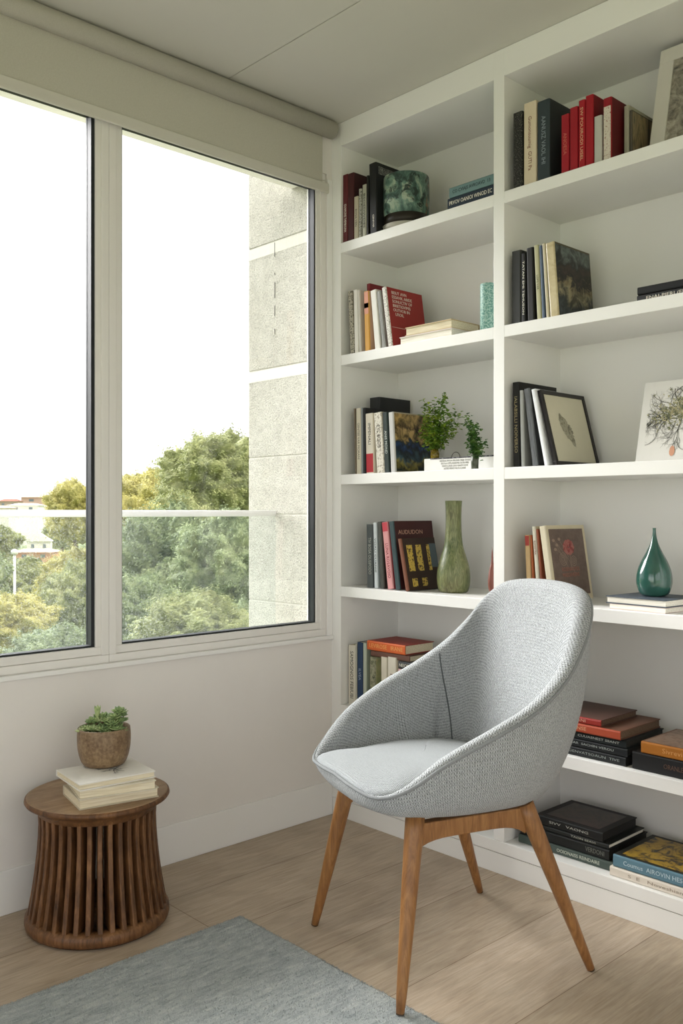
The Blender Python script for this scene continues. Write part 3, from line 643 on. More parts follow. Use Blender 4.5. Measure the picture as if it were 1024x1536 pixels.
lay('small dark red book topmost on the left pile, right bay fifth shelf',G,xl,X(903,yf),yf-.008,.20,z+.097,z+.116,pages=3,cov='#54392f',spine='#93291f',title='REI SEVANI',tcol='#d49a84',twidth=.08,tsize=.012)
G='books in the right pile of the right bay fifth shelf'
lay('thick black book under the orange book at right, fifth shelf',G,X(948,yf),X(948,yf)+.27,yf,.20,z,z+.048,cov='#161617',title='ORANLE LIND',tcol='#5b4438',twidth=.09,tz=.5,tsize=.018)
lay('orange spined book with brown patterned cover, right pile fifth shelf',G,X(961,yf),X(961,yf)+.24,yf,.20,z+.048,z+.080,cov='#6a4c3a',spine='#a5661f',title='Sivrevidi',tcol='#d09858',twidth=.07,tsize=.018,tz=.6,art_m=art(['#3a2a22','#7a5a44','#9a8068','#4a3428'],18,3,seed=22))
# ---- right bay bottom deck
G='books in the left pile of the bottom shelf'
z=SH[0]; yf=.03; rz=math.radians(3)
x0=X(722,.05)+.01; x0=.80
lay('grey-green book at the bottom of the left pile on the bottom shelf',G,x0,x0+.315,.035,.22,z,z+.026,rz=rz*0,pages=4,cov='#3c4440',spine='#48544e',title='OOIONAISS REINDAIRE',tz=.35,tcol='#c6cabc',twidth=.14,tsize=.014)
lay('thick black book second from the bottom, left pile, bottom shelf',G,x0+.005,x0+.303,.038,.215,z+.026,z+.057,pages=4,cov='#181a19',title='VERDONI',tz=.15,tcol='#6e7068',twidth=.06)
lay('thin black magazine with pale page edges, left pile, bottom shelf',G,x0+.03,x0+.300,.04,.20,z+.057,z+.072,cov='#1f211f',title='TAON SEAVI',tz=.3,tcol='#a9a99c',twidth=.08,tsize=.008,pages=1)
lay('black book with a dark picture cover topmost on the left pile, bottom shelf',G,x0+.06,x0+.282,.04,.19,z+.072,z+.100,pages=4,cov='#151616',title='SIVV   VAONG',tz=.5,tcol='#a8a8a0',twidth=.13,tsize=.010,art_m=art(['#191817','#2c2523','#4a3632','#1c1c1c'],18,2,seed=24),artbox=(.10,.9,.1,.9))
G='books in the right pile of the bottom shelf'
x0=X(914,.012)
lay('white book lying under the blue spined book, bottom shelf',G,x0,x0+.30,.012,.22,z,z+.026,cov='#d9cfc0',spine='#ded4c6',title='S  E   Noveshian Ise',tcol='#9a8c7c',twidth=.19,tsize=.012,pages=1)
e=lay('blue spined book with yellow and black picture cover, bottom shelf',G,x0+.008,x0+.29,.016,.22,z+.026,z+.060,cov='#22241f',spine='#5d7f8e',title='Coumus  AIROVIN HESOMISIE',tcol='#b9ccd4',twidth=.22,tsize=.017,art_m=art(['#1d1b16','#38301c','#b8921f','#d0a92c','#3a2c1c'],17,2.4,seed=26),artbox=(.08,.94,.06,.94))
# ================================================================ CHAIR
rz=math.atan2(-.3286,.9446)
chair=tag(empty('armchair',(.9432,-.4705,0),(0,0,rz)),'light grey woven tub armchair on four splayed oak legs','armchair')
half=[(0,-.308,.474),(.10,-.306,.469),(.185,-.286,.465),(.238,-.238,.490),(.276,-.157,.550),(.303,-.04,.608),(.305,.06,.652),(.285,.155,.712),(.250,.235,.790),(.215,.282,.855),(.165,.308,.893),(.085,.322,.906),(0,.326,.909)]
hp=crv(half,8); n=len(hp)
# resample by length to NH segments
def resample(P,m):
    L=[0]
    for a,b in zip(P,P[1:]): L.append(L[-1]+(b-a).length)
    out=[];j=0
    for i in range(m+1):
        s=L[-1]*i/m
        while j<len(P)-2 and L[j+1]<s: j+=1
        t=(s-L[j])/max(1e-9,L[j+1]-L[j]); out.append(P[j].lerp(P[j+1],min(1,t)))
    return out,L[-1]
NH=48; hs,LEN=resample(hp,NH)
loop=hs+[Vector((-p.x,p.y,p.z)) for p in hs[-2:0:-1]]     # closed
N=len(loop)
def sm(a,b,x):
    t=max(0,min(1,(x-a)/(b-a))); return t*t*(3-2*t)
def bez(a,b,c,t): return a*(1-t)**2+b*2*t*(1-t)+c*t*t
cols_out=[];cols_in=[]; SEATL=[]
for i,P in enumerate(loop):
    # outward normal in plan
    a=loop[i-1];b=loop[(i+1)%N]; tg=(b-a); nrm=Vector((tg.y,-tg.x,0))
    ctr=Vector((0,-.02,0)); rad=Vector((P.x,P.y-(-.02),0))
    if nrm.length<1e-6: nrm=rad.copy()
    nrm.normalize()
    if nrm.dot(rad)<0: nrm=-nrm
    # in the upper back the inward direction is mostly toward the front
    hi=sm(.70,.88,P.z)
    inw=(-nrm)*(1-hi)+Vector((-.35*P.x/.2,-1,-.25*hi)).normalized()*hi; inw.normalize()
    front=sm(-.20,-.32,P.y)         # 1 at the seat lip
    B=Vector((P.x*.72,(-.235 if P.y<0 else .235)*min(1,abs(P.y)/.30)**.9 ,.402))
    # round the bottom loop
    ang=math.atan2(P.y+.02,P.x); sx=.205; sy=.245
    ca,sa=math.cos(ang),math.sin(ang); rr=1/((abs(ca)/sx)**2.6+(abs(sa)/sy)**2.6)**(1/2.6)
    B=Vector((ca*rr,sa*rr-.008,.404))
    back=sm(.1,.3,P.y)
    M=B.lerp(P,.86); M.z=.404+(P.z-.404)*(.22+.12*back)
    M+=nrm*.012*(1-front)
    outc=[B*.0+Vector((B.x*.55,B.y*.55,.392)),Vector((B.x*.86,B.y*.86,.394))]
    nv=14
    for v in range(nv+1):
        outc.append(bez(B,M,P,v/nv))
    wd=.040*(1-front)+.006*front+.006*hi
    up_=.016*(1-front)+.0*front
    upv=(Vector((0,0,1))*(1-hi*.55)+Vector((nrm.x*.3,-.0,0))).normalized()
    roll=[]
    for k in range(1,7):
        th=PI*k/6
        roll.append(P+inw*(wd*(1-math.cos(th))/2)+upv*(up_*math.sin(th))+nrm*.0)
    E_=roll[-1]
    # interior base
    I=Vector((P.x*.74,P.y*.50 if P.y>0 else P.y*.90,.452))
    if P.y>0: I=Vector((math.copysign(min(abs(P.x)*.74,.222),P.x),.02+P.y*.47,.452))
    if hi>0: 
        # back interior base: spread along a gentle arc
        s=P.x/.285
        I=Vector((P.x*.80,.02+.47*P.y,.452))
    M2=I.lerp(E_,.5); M2+=(-inw)*.018*(1-front)+Vector((0,0,-.03))*(1-front)
    inc=roll[:-1]
    for v in range(nv+1): inc.append(bez(E_,M2,I,v/nv))
    cols_out.append(outc); cols_in.append(inc)
    SEATL.append((I,P,front))
# fabric material (uses UV in metres)
def fabric(name,cA,cB,sc=1.0,contrast=1.):
    t=NT(name); tc=t.node('ShaderNodeTexCoord'); sp=t.node('ShaderNodeSeparateXYZ'); t.link(tc.outputs['UV'],sp.inputs[0])
    w=t.noise(tc.outputs['UV'],40,2,.5)
    k=2*PI/.0066*sc
    u=t.math('ADD',t.math('MULTIPLY',sp.outputs[0],k),t.math('MULTIPLY',w,1.1)); v=t.math('ADD',t.math('MULTIPLY',sp.outputs[1],k*.80),t.math('MULTIPLY',w,1.4))
    s=t.math('MULTIPLY',t.math('SINE',u),t.math('SINE',v))
    s2=t.math('SINE',t.math('ADD',u,v))
    h=t.math('ADD',t.math('MULTIPLY',s,.5),t.math('MULTIPLY',t.math('SINE',u),.28))
    n=t.noise(t.co(),620,2,.7); n2=t.noise(t.co(),240,3,.7)
    hh=t.math('ADD',h,t.math('ADD',t.math('MULTIPLY',t.math('SUBTRACT',n2,.5),2.0),t.math('MULTIPLY',t.math('SUBTRACT',n,.5),3.4)))
    c=t.ramp(t.math('MULTIPLY_ADD' if False else 'ADD',t.math('MULTIPLY',hh,.42*contrast),.5),[(.12,cA),(.5,cB),(.9,'#c6cacb')])
    t.base(c,.92,.12); t.bump(t.math('ADD',h,t.math('MULTIPLY',n,.5)),.75,.0022)
    t.b.inputs['Sheen Weight'].default_value=.25; t.b.inputs['Sheen Roughness'].default_value=.5
    return t.m
FAB=fabric('woven_grey_fabric','#636566','#a1a4a5')
FABS=fabric('seat_fabric','#7e8184','#a4a8aa',1.25,.55)
def loft(name,cols,mat,parent,capc=None,us=LEN*2):
    bm=bmesh.new(); uvl=bm.loops.layers.uv.new('UVMap'); m=len(cols[0]); n=len(cols)
    V=[[bm.verts.new(p) for p in c] for c in cols]
    # v lengths
    for i in range(n):
        j=(i+1)%n
        d0=0
        for k in range(m-1):
            q=bm.faces.new((V[i][k],V[j][k],V[j][k+1],V[i][k+1])); q.smooth=True
            seg=.5*((cols[i][k+1]-cols[i][k]).length+(cols[j][k+1]-cols[j][k]).length)
            seg=VL[k+1]-VL[k] if False else seg
            u0=us*i/n; u1=us*(i+1)/n
            li=LV[(id(cols))][i]; lj=LV[(id(cols))][j]
            for lp,uv in zip(q.loops,((u0,li[k]),(u1,lj[k]),(u1,lj[k+1]),(u0,li[k+1]))): lp[uvl].uv=uv
    if capc is not None:
        c=bm.verts.new(capc)
        for i in range(n):
            q=bm.faces.new((V[i][0],V[(i+1)%n][0],c)); q.smooth=True
    return bm
LV={}
def lens(cols):
    r=[]
    for c in cols:
        L=[0]
        for a,b in zip(c,c[1:]): L.append(L[-1]+(b-a).length)
        r.append(L)
    LV[id(cols)]=r
allc=[o+i for o,i in zip(cols_out,cols_in)]
lens(allc)
bm=loft('shell',allc,FAB,chair,Vector((0,0,.392)))
# close the interior bottom
fin('shell',bm,FAB,chair,smooth=True)
# seat cushion
bm=bmesh.new(); uvl=bm.loops.layers.uv.new('UVMap'); rows=[]
NR=12; cen=Vector((0,-.07,.0))
Lp=[]
for I,P,fr_ in SEATL:
    q=I.lerp(Vector((P.x*.985,P.y*.987,P.z)),fr_); q=Vector((q.x,q.y,(P.z+.004)*fr_+.462*(1-fr_)))
    if fr_<1:
        d=Vector((q.x-cen.x,q.y-cen.y,0)).normalized()*.012*(1-fr_); q+=d
    Lp.append(q)
def seatpt(q,r):
    x=cen.x+(q.x-cen.x)*r; y=cen.y+(q.y-cen.y)*r
    zc=.492-.10*(y+.07)*0+(.0 if y>0 else 0)-.06*max(0,y+.02)
    return Vector((x,y,zc*(1-r**5)+q.z*r**5))
rings=[]
for k in range(1,NR+1):
    r=(k/NR)**.8; rings.append([seatpt(q,r) for q in Lp])
rings.append([q+Vector((-(q.x-cen.x)*.03,-(q.y-cen.y)*.03,-.02)) for q in Lp])
V=[[bm.verts.new(p) for p in rg] for rg in rings]; c=bm.verts.new((cen.x,cen.y,.492))
for i in range(N):
    j=(i+1)%N; bm.faces.new((c,V[0][i],V[0][j]))
    for k in range(len(V)-1): bm.faces.new((V[k][i],V[k+1][i],V[k+1][j],V[k][j]))
for q in bm.faces:
    for lp in q.loops: lp[uvl].uv=(lp.vert.co.x,lp.vert.co.y)
fin('seat_cushion',bm,FABS,chair,smooth=True)
# piping round the rim
PIPE=flat('#8f9293',.9,.1,.25,0,400)
bm=bmesh.new(); pl=[]
for i,P in enumerate(loop):
    pl.append(cols_out[i][-1]+(cols_out[i][-1]-cols_in[i][3]).normalized()*.0005)
tube(bm,pl,.0042,8,closed=True); fin('piping',bm,PIPE,chair)
# seams between arms and back
def idx_for(y,side):
    best=min(range(N),key=lambda i: abs(loop[i].y-y)+(10 if loop[i].x*side<=0.02 else 0)+ (0 if loop[i].z>.5 else 5)); return best
for side in (1,-1):
    i=idx_for(.145,side); bm=bmesh.new()
    m_=len(cols_in[0]); pts=[]
    for q in range(5,m_):
        s_=(q-5)/(m_-5); j_=7.*s_**1.3*side; k0=math.floor(j_); fr_=j_-k0
        pts.append(cols_in[(i+k0)%N][q].lerp(cols_in[(i+k0+1)%N][q],fr_))
    tube(bm,pts,.0021,6); fin('seam',bm,flat('#5a5e5f',.9,.1),chair)
# wood
t=NT('oiled_oak'); v=t.co(scale=(1,1,.12)); n=t.noise(v,60,6,.65,1.5); n2=t.noise(t.co(),5,3)
c=t.ramp(n,[(.3,'#7a5330'),(.5,'#94683c'),(.7,'#aa7c4b')]); c=t.mix(.3,c,t.ramp(n2,[(.35,'#b08a60'),(.65,'#ffffff')]),'MULTIPLY')
t.base(c,.38,.45); t.bump(n,.12,.001); WOOD=t.m
def leg(top,foot):
    bm=bmesh.new(); top=Vector(top); foot=Vector(foot); pts=[];rad=[]
    for k in range(13):
        s=k/12; pts.append(top.lerp(foot,s)); rad.append(.0225-.0035*s-.0085*s**1.4 if s<1 else .0095)
    pts.append(foot+(foot-top).normalized()*.001); rad.append(.008)
    tube(bm,pts,rad,20); o=fin('leg',bm,WOOD,chair)
    bm=bmesh.new(); tube(bm,[foot+(top-foot).normalized()*.001,foot+(foot-top).normalized()*.003],.0092,16); fin('foot_glide',bm,flat('#4a3b2e',.6,.3),o)
    return o
FZ=.004
for sx in (1,-1):
    leg((sx*.178,-.186,.412),(sx*.244,-.259,.0135 if sx==1 else FZ)); leg((sx*.185,.105,.405),(sx*.244,.256,FZ))
def beam(pts_top,pts_bot,axis,off,th,name):
    bm=bmesh.new(); m=len(pts_top); V=[]
    for s in (-th/2,th/2):
        V.append([[bm.verts.new(((off+s) if axis=='x' else p[0],(off+s) if axis=='y' else p[0],p[1])) for p in pts] for pts in (pts_top,pts_bot)])
    for i in range(m-1):
        bm.faces.new((V[0][0][i],V[0][0][i+1],V[0][1][i+1],V[0][1][i])); bm.faces.new((V[1][0][i],V[1][0][i+1],V[1][1][i+1],V[1][1][i]))
        bm.faces.new((V[0][0][i],V[0][0][i+1],V[1][0][i+1],V[1][0][i])); bm.faces.new((V[0][1][i],V[0][1][i+1],V[1][1][i+1],V[1][1][i]))
    for i in (0,m-1): bm.faces.new((V[0][0][i],V[0][1][i],V[1][1][i],V[1][0][i]))
    return fin(name,bm,WOOD,chair,bevel=.003)
for sx in (1,-1):
    ys=[-.20+.305*k/16 for k in range(17)]
    top=[(y,.397) for y in ys]; bot=[(y,.357-.028*abs((y+.045)/.155)**5) for y in ys]
    beam(top,bot,'x',sx*.181,.028,'side_rail')
xs=[-.167+.334*k/16 for k in range(17)]
beam([(x,.394) for x in xs],[(x,.362-.015*abs(x/.167)**4) for x in xs],'y',-.045,.05,'cross_rail')
# ================================================================ RUG
t=NT('rug_pile'); v=t.co(); a=t.noise(t.co(scale=(1.,.22,1)),85,5,.75,.4); b=t.noise(v,420,3,.7); c_=t.noise(t.co(scale=(1.2,.3,1)),6,4,.6)
col=t.ramp(a,[(.32,'#b2b8ba'),(.5,'#d0d5d5'),(.66,'#e8eae6')]); col=t.mix(.45,col,t.ramp(b,[(.35,'#a4aaac'),(.65,'#ffffff')]),'MULTIPLY'); col=t.mix(.35,col,t.ramp(c_,[(.35,'#d3d9db'),(.65,'#ffffff')]),'MULTIPLY')
t.base(col,.95,.08); t.bump(t.math('ADD',t.math('MULTIPLY',a,1.2),b),.9,.004); RUG=t.m
rx0,rx1,ry0,ry1=.462,2.35,-2.7,-.757
bm=bmesh.new(); 
def rugedge():
    pts=[]
    def seg(p,q,n):
        for i in range(n):
            s=i/n; x=p[0]+(q[0]-p[0])*s; y=p[1]+(q[1]-p[1])*s
            j=.0025*noise.noise(Vector((x*60,y*60,0)))+.004*noise.noise(Vector((x*5,y*5,3)))
            pts.append((x+j,y+j))
    seg((rx0,ry1),(rx1,ry1),300); seg((rx1,ry1),(rx1,ry0),60); seg((rx1,ry0),(rx0,ry0),60); seg((rx0,ry0),(rx0,ry1),300); return pts
E_=rugedge(); lo=[bm.verts.new((x,y,.0005)) for x,y in E_]; cx,cy=(rx0+rx1)/2,(ry0+ry1)/2
hi=[bm.verts.new((x+(cx-x)*.0008,y+(cy-y)*.0008,.008)) for x,y in E_]; h2=[bm.verts.new((x+(cx-x)*.006,y+(cy-y)*.006,.010)) for x,y in E_]
for i in range(len(E_)):
    j=(i+1)%len(E_); bm.faces.new((lo[i],lo[j],hi[j],hi[i])); bm.faces.new((hi[i],hi[j],h2[j],h2[i]))
bm.faces.new(h2); rug=fin('rug',bm,RUG); tag(rug,'grey-blue woven wool rug on the oak floor','rug')
# pile tufts
bm=bmesh.new()
def tuft(x,y,h,z0=.0085):
    a0=rnd.random()*6.28; dx,dy=math.cos(a0)*.0014,math.sin(a0)*.0014; lx,ly=rnd.gauss(0,.0022),rnd.gauss(0,.0022)
    bm.faces.new((bm.verts.new((x-dx,y-dy,z0)),bm.verts.new((x+dx,y+dy,z0)),bm.verts.new((x+lx,y+ly,z0+h))))
for i in range(60000):
    x=rx0+.004+rnd.random()**1.3*1.35; y=ry1-.004-rnd.random()**1.2*1.35
    tuft(x,y,rnd.uniform(.003,.006))
for i in range(7000):
    if i%2: x=rx0+rnd.uniform(-.004,.004); y=ry1-rnd.random()*1.4
    else: y=ry1+rnd.uniform(-.004,.004); x=rx0+rnd.random()*1.4
    tuft(x,y,rnd.uniform(.004,.009),.002)
o=fin('pile_tufts',bm,RUG,rug); o['kind']='stuff'
# ================================================================ STOOL TABLE
SX,SY=.200,-1.038
st=tag(empty('side_table',(SX,SY,0)),'round dark wooden side table with slatted flared base','side table')
t=NT('aged_walnut'); v=t.co(scale=(1,1,.15)); n=t.noise(v,45,7,.7,1.2); n2=t.noise(t.co(),14,5,.7)
c=t.ramp(n,[(.3,'#46301d'),(.5,'#714c2d'),(.7,'#936a44')]); c=t.mix(.45,c,t.ramp(n2,[(.35,'#6e563f'),(.62,'#ffffff')]),'MULTIPLY')
t.base(c,.48,.4); t.bump(n2,.35,.002); WAL=t.m
t=NT('worn_table_top'); n=t.noise(t.co(scale=(1,.12,1)),30,7,.7,1.); n2=t.noise(t.co(),10,5,.7)
c=t.ramp(n,[(.3,'#7d5d40'),(.5,'#a08262'),(.7,'#b99c7c')]); c=t.mix(.4,c,t.ramp(n2,[(.35,'#8a7460'),(.65,'#ffffff')]),'MULTIPLY')
t.base(c,.45,.45); t.bump(n,.2,.001); WALT=t.m
SH_=.345; K=.95
def LT(name,prof,mat): 
    bm=bmesh.new(); lathe(bm,prof,72); return fin(name,bm,mat,st)
LT('rim',[(0,.306),(.128,.306),(.150,.300),(.155,.303),(.158,.310),(.166,.319),(.178,.327),(.187,.331),(.190,.336),(.1885,.342),(.184,.344)],WAL)
LT('table_top',[(0,.338),(.1845,.338),(.1845,.3442),(.18,.3452),(0,.3452)],WALT)
LT('base_ring',[(0,.004),(.180,.004),(.187,.008),(.1895,.018),(.188,.032),(.180,.040),(.160,.040),(.152,.032),(.147,.022),(0,.022)],WAL)
LT('floor_pad',[(0,0),(.175,0),(.175,.0045),(0,.0045)],flat('#2a1c12'))
NS=37
for k in range(NS):
    a0=2*PI*k/NS+.05; ca,sa=math.cos(a0),math.sin(a0); bm=bmesh.new(); rows=[]
    for s in range(9):
        u=s/8; z=.037+(.309-.037)*u
        ro=.182-.031*u-.006*math.sin(PI*u)+.004*max(0,u-.85)/.15; ri=ro-.052
        th=.0080-.0008*u
        rows.append([bm.verts.new((r*ca-tt*sa,r*sa+tt*ca,z)) for r,tt in ((ro,-th*.8),(ro,th*.8),(ri,th),(ri,-th))])
    for a_,b_ in zip(rows,rows[1:]):
        for i in range(4): bm.faces.new((a_[i],a_[(i+1)%4],b_[(i+1)%4],b_[i]))
    bm.faces.new(rows[0]); bm.faces.new(rows[-1]); fin('slat',bm,WAL,st,bevel=.0022)
# books on the table: corners measured on the photograph
TX,TY=SX,SY
G='books stacked on the round side table'
zt=.3455
def lay3(label,front,left,right,z0,z1,**k):
    Fp=onz(front[0],front[1],z1); Lp_=onz(left[0],left[1],z1); Rp=onz(right[0],right[1],z1)
    return Fp,Lp_,Rp
info=[lay3('',(119,1200),(76,1180),(238,1180),zt,zt+.027),lay3('',(119,1186),(80,1163),(234,1170),zt+.027,zt+.052),lay3('',(119,1177),(86,1151),(233,1156),zt+.052,zt+.07)]
print('STOOLBOOKS',[(tuple(a),(b-a).length,(c-a).length,math.degrees(math.atan2((c-a).y,(c-a).x))) for a,b,c in info])
def at_local(p): return p
ZS=[(zt,zt+.027),(zt+.027,zt+.052),(zt+.052,zt+.070)]
LB=['grey-white book at the bottom of the stack on the side table','cream book in the middle of the stack on the side table','white book with a grey sketch on its cover, topmost on the side table']
KW=[dict(cov='#c9bfa8',pages=0),dict(cov='#d8d0bc',spine='#c3c6c6',pages=0),dict(cov='#ece8e0',spine='#dfe0df',pages=0)]
dirs=[]
for i,((a,b,c),(z0,z1)) in enumerate(zip(info,ZS)):
    h=min(.27,(c-a).length); d=min(.17,(b-a).length); ang=math.atan2((c-a).y,(c-a).x)
    # front edge runs from a (near corner) toward c ; spine at the left end? pages face the room
    e=lay(LB[i],G,a.x,a.x+h,a.y,d,z0,z1,rz=ang,back=True,**KW[i])
    if i==2:
        W=bw(e)
        bm=bmesh.new()
        for j in range(4): branches(e,(.05+.02*j,.06),1.2+.25*j,.06,2,bm,.0011,0)
        # map from xz sketch plane to the board
        for v in bm.verts: v.co=Vector((W+.0005,.012+min(.12,max(0,v.co.x)),h*.97-min(h*.55,max(.0,v.co.z))))
        fin('cover_sketch',bm,flat('#3c4246'),e)
# pot + succulent
pc=onz(156,1146,ZS[2][1]); pz=ZS[2][1]+.0005
s=(pc.x-CX)*F[0]+(pc.y-CY)*F[1]; k=s/f
potp=tag(empty('potted_succulent',(pc.x,pc.y,pz)),'small leafy green succulent in a round brown clay pot on the books','potted plant')
t=NT('clay_glaze'); n=t.noise(t.co(),26,6,.7,.6); n2=t.noise(t.co(),120,3,.6)
t.base(t.mix(.35,t.ramp(n,[(.3,'#5c4530'),(.5,'#7d6449'),(.68,'#97805f')]),t.ramp(n2,[(.4,'#5a4632'),(.62,'#a08a6c')])),.42,.4); t.bump(n2,.25,.001)
ph=.100
pr=[(24*k,0),(30*k,.003),(35.5*k,.022),(38.6*k,.05),(39.2*k,.078),(38.2*k,ph),(37.2*k,ph+.0015),(35.6*k,ph-.002),(34.5*k,.08),(0,.078)]
bm=bmesh.new(); lathe(bm,[(0,0)]+[tuple(p) for p in crv(pr[:6],4)]+pr[6:],56); fin('pot',bm,t.m,potp)
bm=bmesh.new(); lathe(bm,[(0,.086),(34.8*k,.084),(34.8*k,.079),(0,.079)],32); fin('soil',bm,speck('#2a2018','#4a3a2a',200,.9),potp)
def leafmat(name,a,b,c,rough=.5,tl=.25):
    t=NT(name); n=t.noise(t.co(),40,3); t.base(t.ramp(n,[(.3,a),(.5,b),(.7,c)]),rough,.35)
    return t.m
SUC=leafmat('succulent_leaf','#56704a','#8da26a','#c3cc98')
bm=bmesh.new()
def fat_leaf(bm,base,dirv,L,w,th):
    d=dirv.normalized(); side=d.cross(Vector((0,0,1)));
    if side.length<.05: side=Vector((1,0,0))
    side.normalize(); nn=side.cross(d); prof=[(0,.25),(.3,.8),(.62,1.),(.86,.6),(1,.04)]; R_=[]
    for s,ww in prof:
        c=base+d*L*s+Vector((0,0,1))*L*.18*s*s
        R_.append([bm.verts.new(c+side*math.cos(q*PI/3)*w*ww/2+nn*math.sin(q*PI/3)*th*ww/2) for q in range(6)])
    for a,b in zip(R_,R_[1:]):
        for q in range(6): fc=bm.faces.new((a[q],a[(q+1)%6],b[(q+1)%6],b[q])); fc.smooth=True
    bm.faces.new(R_[-1])
hv=Vector((R[0],R[1],0)); fv=Vector((F[0],F[1],0))
ros=[(-.045,.0,.098,.022),(-.028,-.02,.100,.024),(-.01,.0,.118,.026),(-.02,.02,.122,.026),(.0,-.025,.100,.024),(.015,.005,.118,.026),(.028,-.005,.128,.026),(.04,.01,.138,.026),(.022,.025,.122,.024),(.05,.0,.118,.022),(-.038,.02,.108,.022),(.008,.03,.108,.022),(.012,-.012,.120,.022),(-.03,.005,.118,.022),(.034,.02,.142,.020)]
ros=[(a*1.0,b,z-.002,r*.86) for a,b,z,r in ros]+[(-.052+.104*q/10,-.03+.012*(q%3),.094+.006*(q%2),.018) for q in range(11)]+[(-.034,.0,.112,.02),(.046,.012,.128,.018),(.0,.01,.126,.02),(.028,-.02,.112,.02)]
for (a,b,z,r) in ros:
    c=hv*a+fv*b+Vector((0,0,z)); tube(bm,[Vector((c.x*.7,c.y*.7,.08)),c-Vector((0,0,.004))],.003,6)
    for ly,(nl,el,ll) in enumerate(((8,.12,1.),(7,.45,.85),(5,.85,.65),(3,1.25,.45))):
        for q in range(nl):
            az=2*PI*q/nl+ly*.5+rnd.random()*.3; e_=el+rnd.uniform(-.12,.12)
            fat_leaf(bm,c,Vector((math.cos(az)*math.cos(e_),math.sin(az)*math.cos(e_),math.sin(e_))),r*ll*rnd.uniform(.85,1.15),.0095*ll+.002,.0038)
c=hv*-.018+fv*.0+Vector((0,0,.13))
for q in range(5): fat_leaf(bm,c+Vector((0,0,-.01)),Vector((.25*math.cos(q*1.3),.25*math.sin(q*1.3),1)),.034,.010,.005)
fin('succulent_leaves',bm,SUC,potp)
# ---- herbs on the third shelf
HERB=leafmat('herb_leaf','#35551c','#6b8f30','#b9c64a',.45)
HERBD=leafmat('dark_herb_leaf','#26431f','#446a30','#7c9a4c',.45)
def leaf(bm,p,d,L,w,droop=.2):
    d=d.normalized(); s=d.cross(Vector((0,0,1)))
    if s.length<.05: s=Vector((1,0,0))
    s.normalize(); nn=s.cross(d)*.12*w
    pts=[p,p+d*L*.35+s*w/2+nn,p+d*L*.75+s*w*.38+nn-Vector((0,0,droop*L*.3)),p+d*L-Vector((0,0,droop*L)),p+d*L*.75-s*w*.38+nn-Vector((0,0,droop*L*.3)),p+d*L*.35-s*w/2+nn]
    V=[bm.verts.new(q) for q in pts]; bm.faces.new((V[0],V[1],V[2],V[3])); bm.faces.new((V[0],V[3],V[4],V[5]))
def sprig(name,label,base,tips,mat,vase,group=None,dens=34,spread=.013,stemr=.0012):
    e=tag(empty(name,base),label,'plant',group); bs=bmesh.new(); bl_=bmesh.new()
    for tip,n_ in tips:
        tip=Vector(tip); p0=Vector((0,0,.012)); mid=Vector((tip.x*.25,tip.y*.25,tip.z*.6))
        P=[bez(p0,mid,tip,i/10) for i in range(11)]; tube(bs,P,[stemr*(1-.6*i/10) for i in range(11)],5)
        for i in range(int(n_*2.6)):
            s=.42+.60*rnd.random(); q=bez(p0,mid,tip,min(1,s)); q+=Vector((rnd.gauss(0,spread),rnd.gauss(0,spread),rnd.gauss(0,spread*.8)))
            az=rnd.random()*6.28; el=rnd.uniform(-.3,.9); leaf(bl_,q,Vector((math.cos(az)*math.cos(el),math.sin(az)*math.cos(el),math.sin(el))),rnd.uniform(.010,.017),rnd.uniform(.008,.013))
    fin('stems',bs,flat('#5c6a2c',.6,.2),e); fin('leaves',bl_,mat,e)
    return e
def local(px,py,y,base): 
    p=ony(px,py,y); return (p.x-base[0],p.y-base[1],p.z-base[2])
yb=.115; b0=ony(652,682,yb); base=(b0.x,yb,SH[3]+.0445)
tips=[(local(px,py,yb+dy,base),n_) for px,py,dy,n_ in ((638,606,0,40),(648,612,.02,36),(664,597,0,40),(660,612,.02,30),(676,618,-.01,34),(640,632,-.02,44),(634,648,-.015,36),(650,640,-.03,44),(656,655,-.02,34),(670,640,.0,34),(686,622,.01,26),(692,636,.0,24),(668,655,-.02,26),(646,660,-.02,26))]
e=sprig('leafy_sprig','bushy yellow-green leafy sprig in a glass on the white lying book',base,tips,HERB,None,spread=.011)
t=NT('yellow_glass'); t.base('#c9b23a',.08,.6); t.b.inputs['Transmission Weight'].default_value=.65; 
bm=bmesh.new(); lathe(bm,[(0,0),(.013,0),(.015,.004),(.0155,.02),(.011,.035),(.009,.05),(.0105,.058),(.0095,.058),(.008,.05),(.010,.035),(.0135,.02),(0,.006)],32); fin('glass_vase',bm,t.m,e)
yb2=.022; b1=ony(712,698,yb2); base2=(b1.x,yb2,SH[3]+.0003)
tips=[(local(px,py,yb2+dy,base2),n_) for px,py,dy,n_ in ((698,622,.03,14),(704,632,.02,16),(710,640,.01,22),(716,640,0,18),(708,652,0,20),(716,656,.0,22),(722,664,-.003,20),(704,662,.0,16),(712,670,0,20),(719,674,0,14))]
e=sprig('leafy_sprig','small dark green leafy sprig in a dark slim tumbler by the middle upright',base2,tips,HERBD,None,spread=.007)
bm=bmesh.new(); lathe(bm,[(0,0),(.0115,0),(.0125,.045),(.0115,.045),(.0105,.008),(0,.008)],28); fin('tumbler',bm,flat('#4a5040',.25,.5,.2),e)
c=ony(676,680,.06)
bm=bmesh.new(); rr=.0175
tube(bm,[Vector((rr*math.cos(PI*i/16),0,rr*math.sin(PI*i/16))) for i in range(17)],.0011,6); o=fin('wire_loop',bm,flat('#3a3530',.3,.5,0,.6)); o.location=(c.x,.085,SH[3]+.0451); tag(o,'small dark wire loop standing on the white lying book','ring')
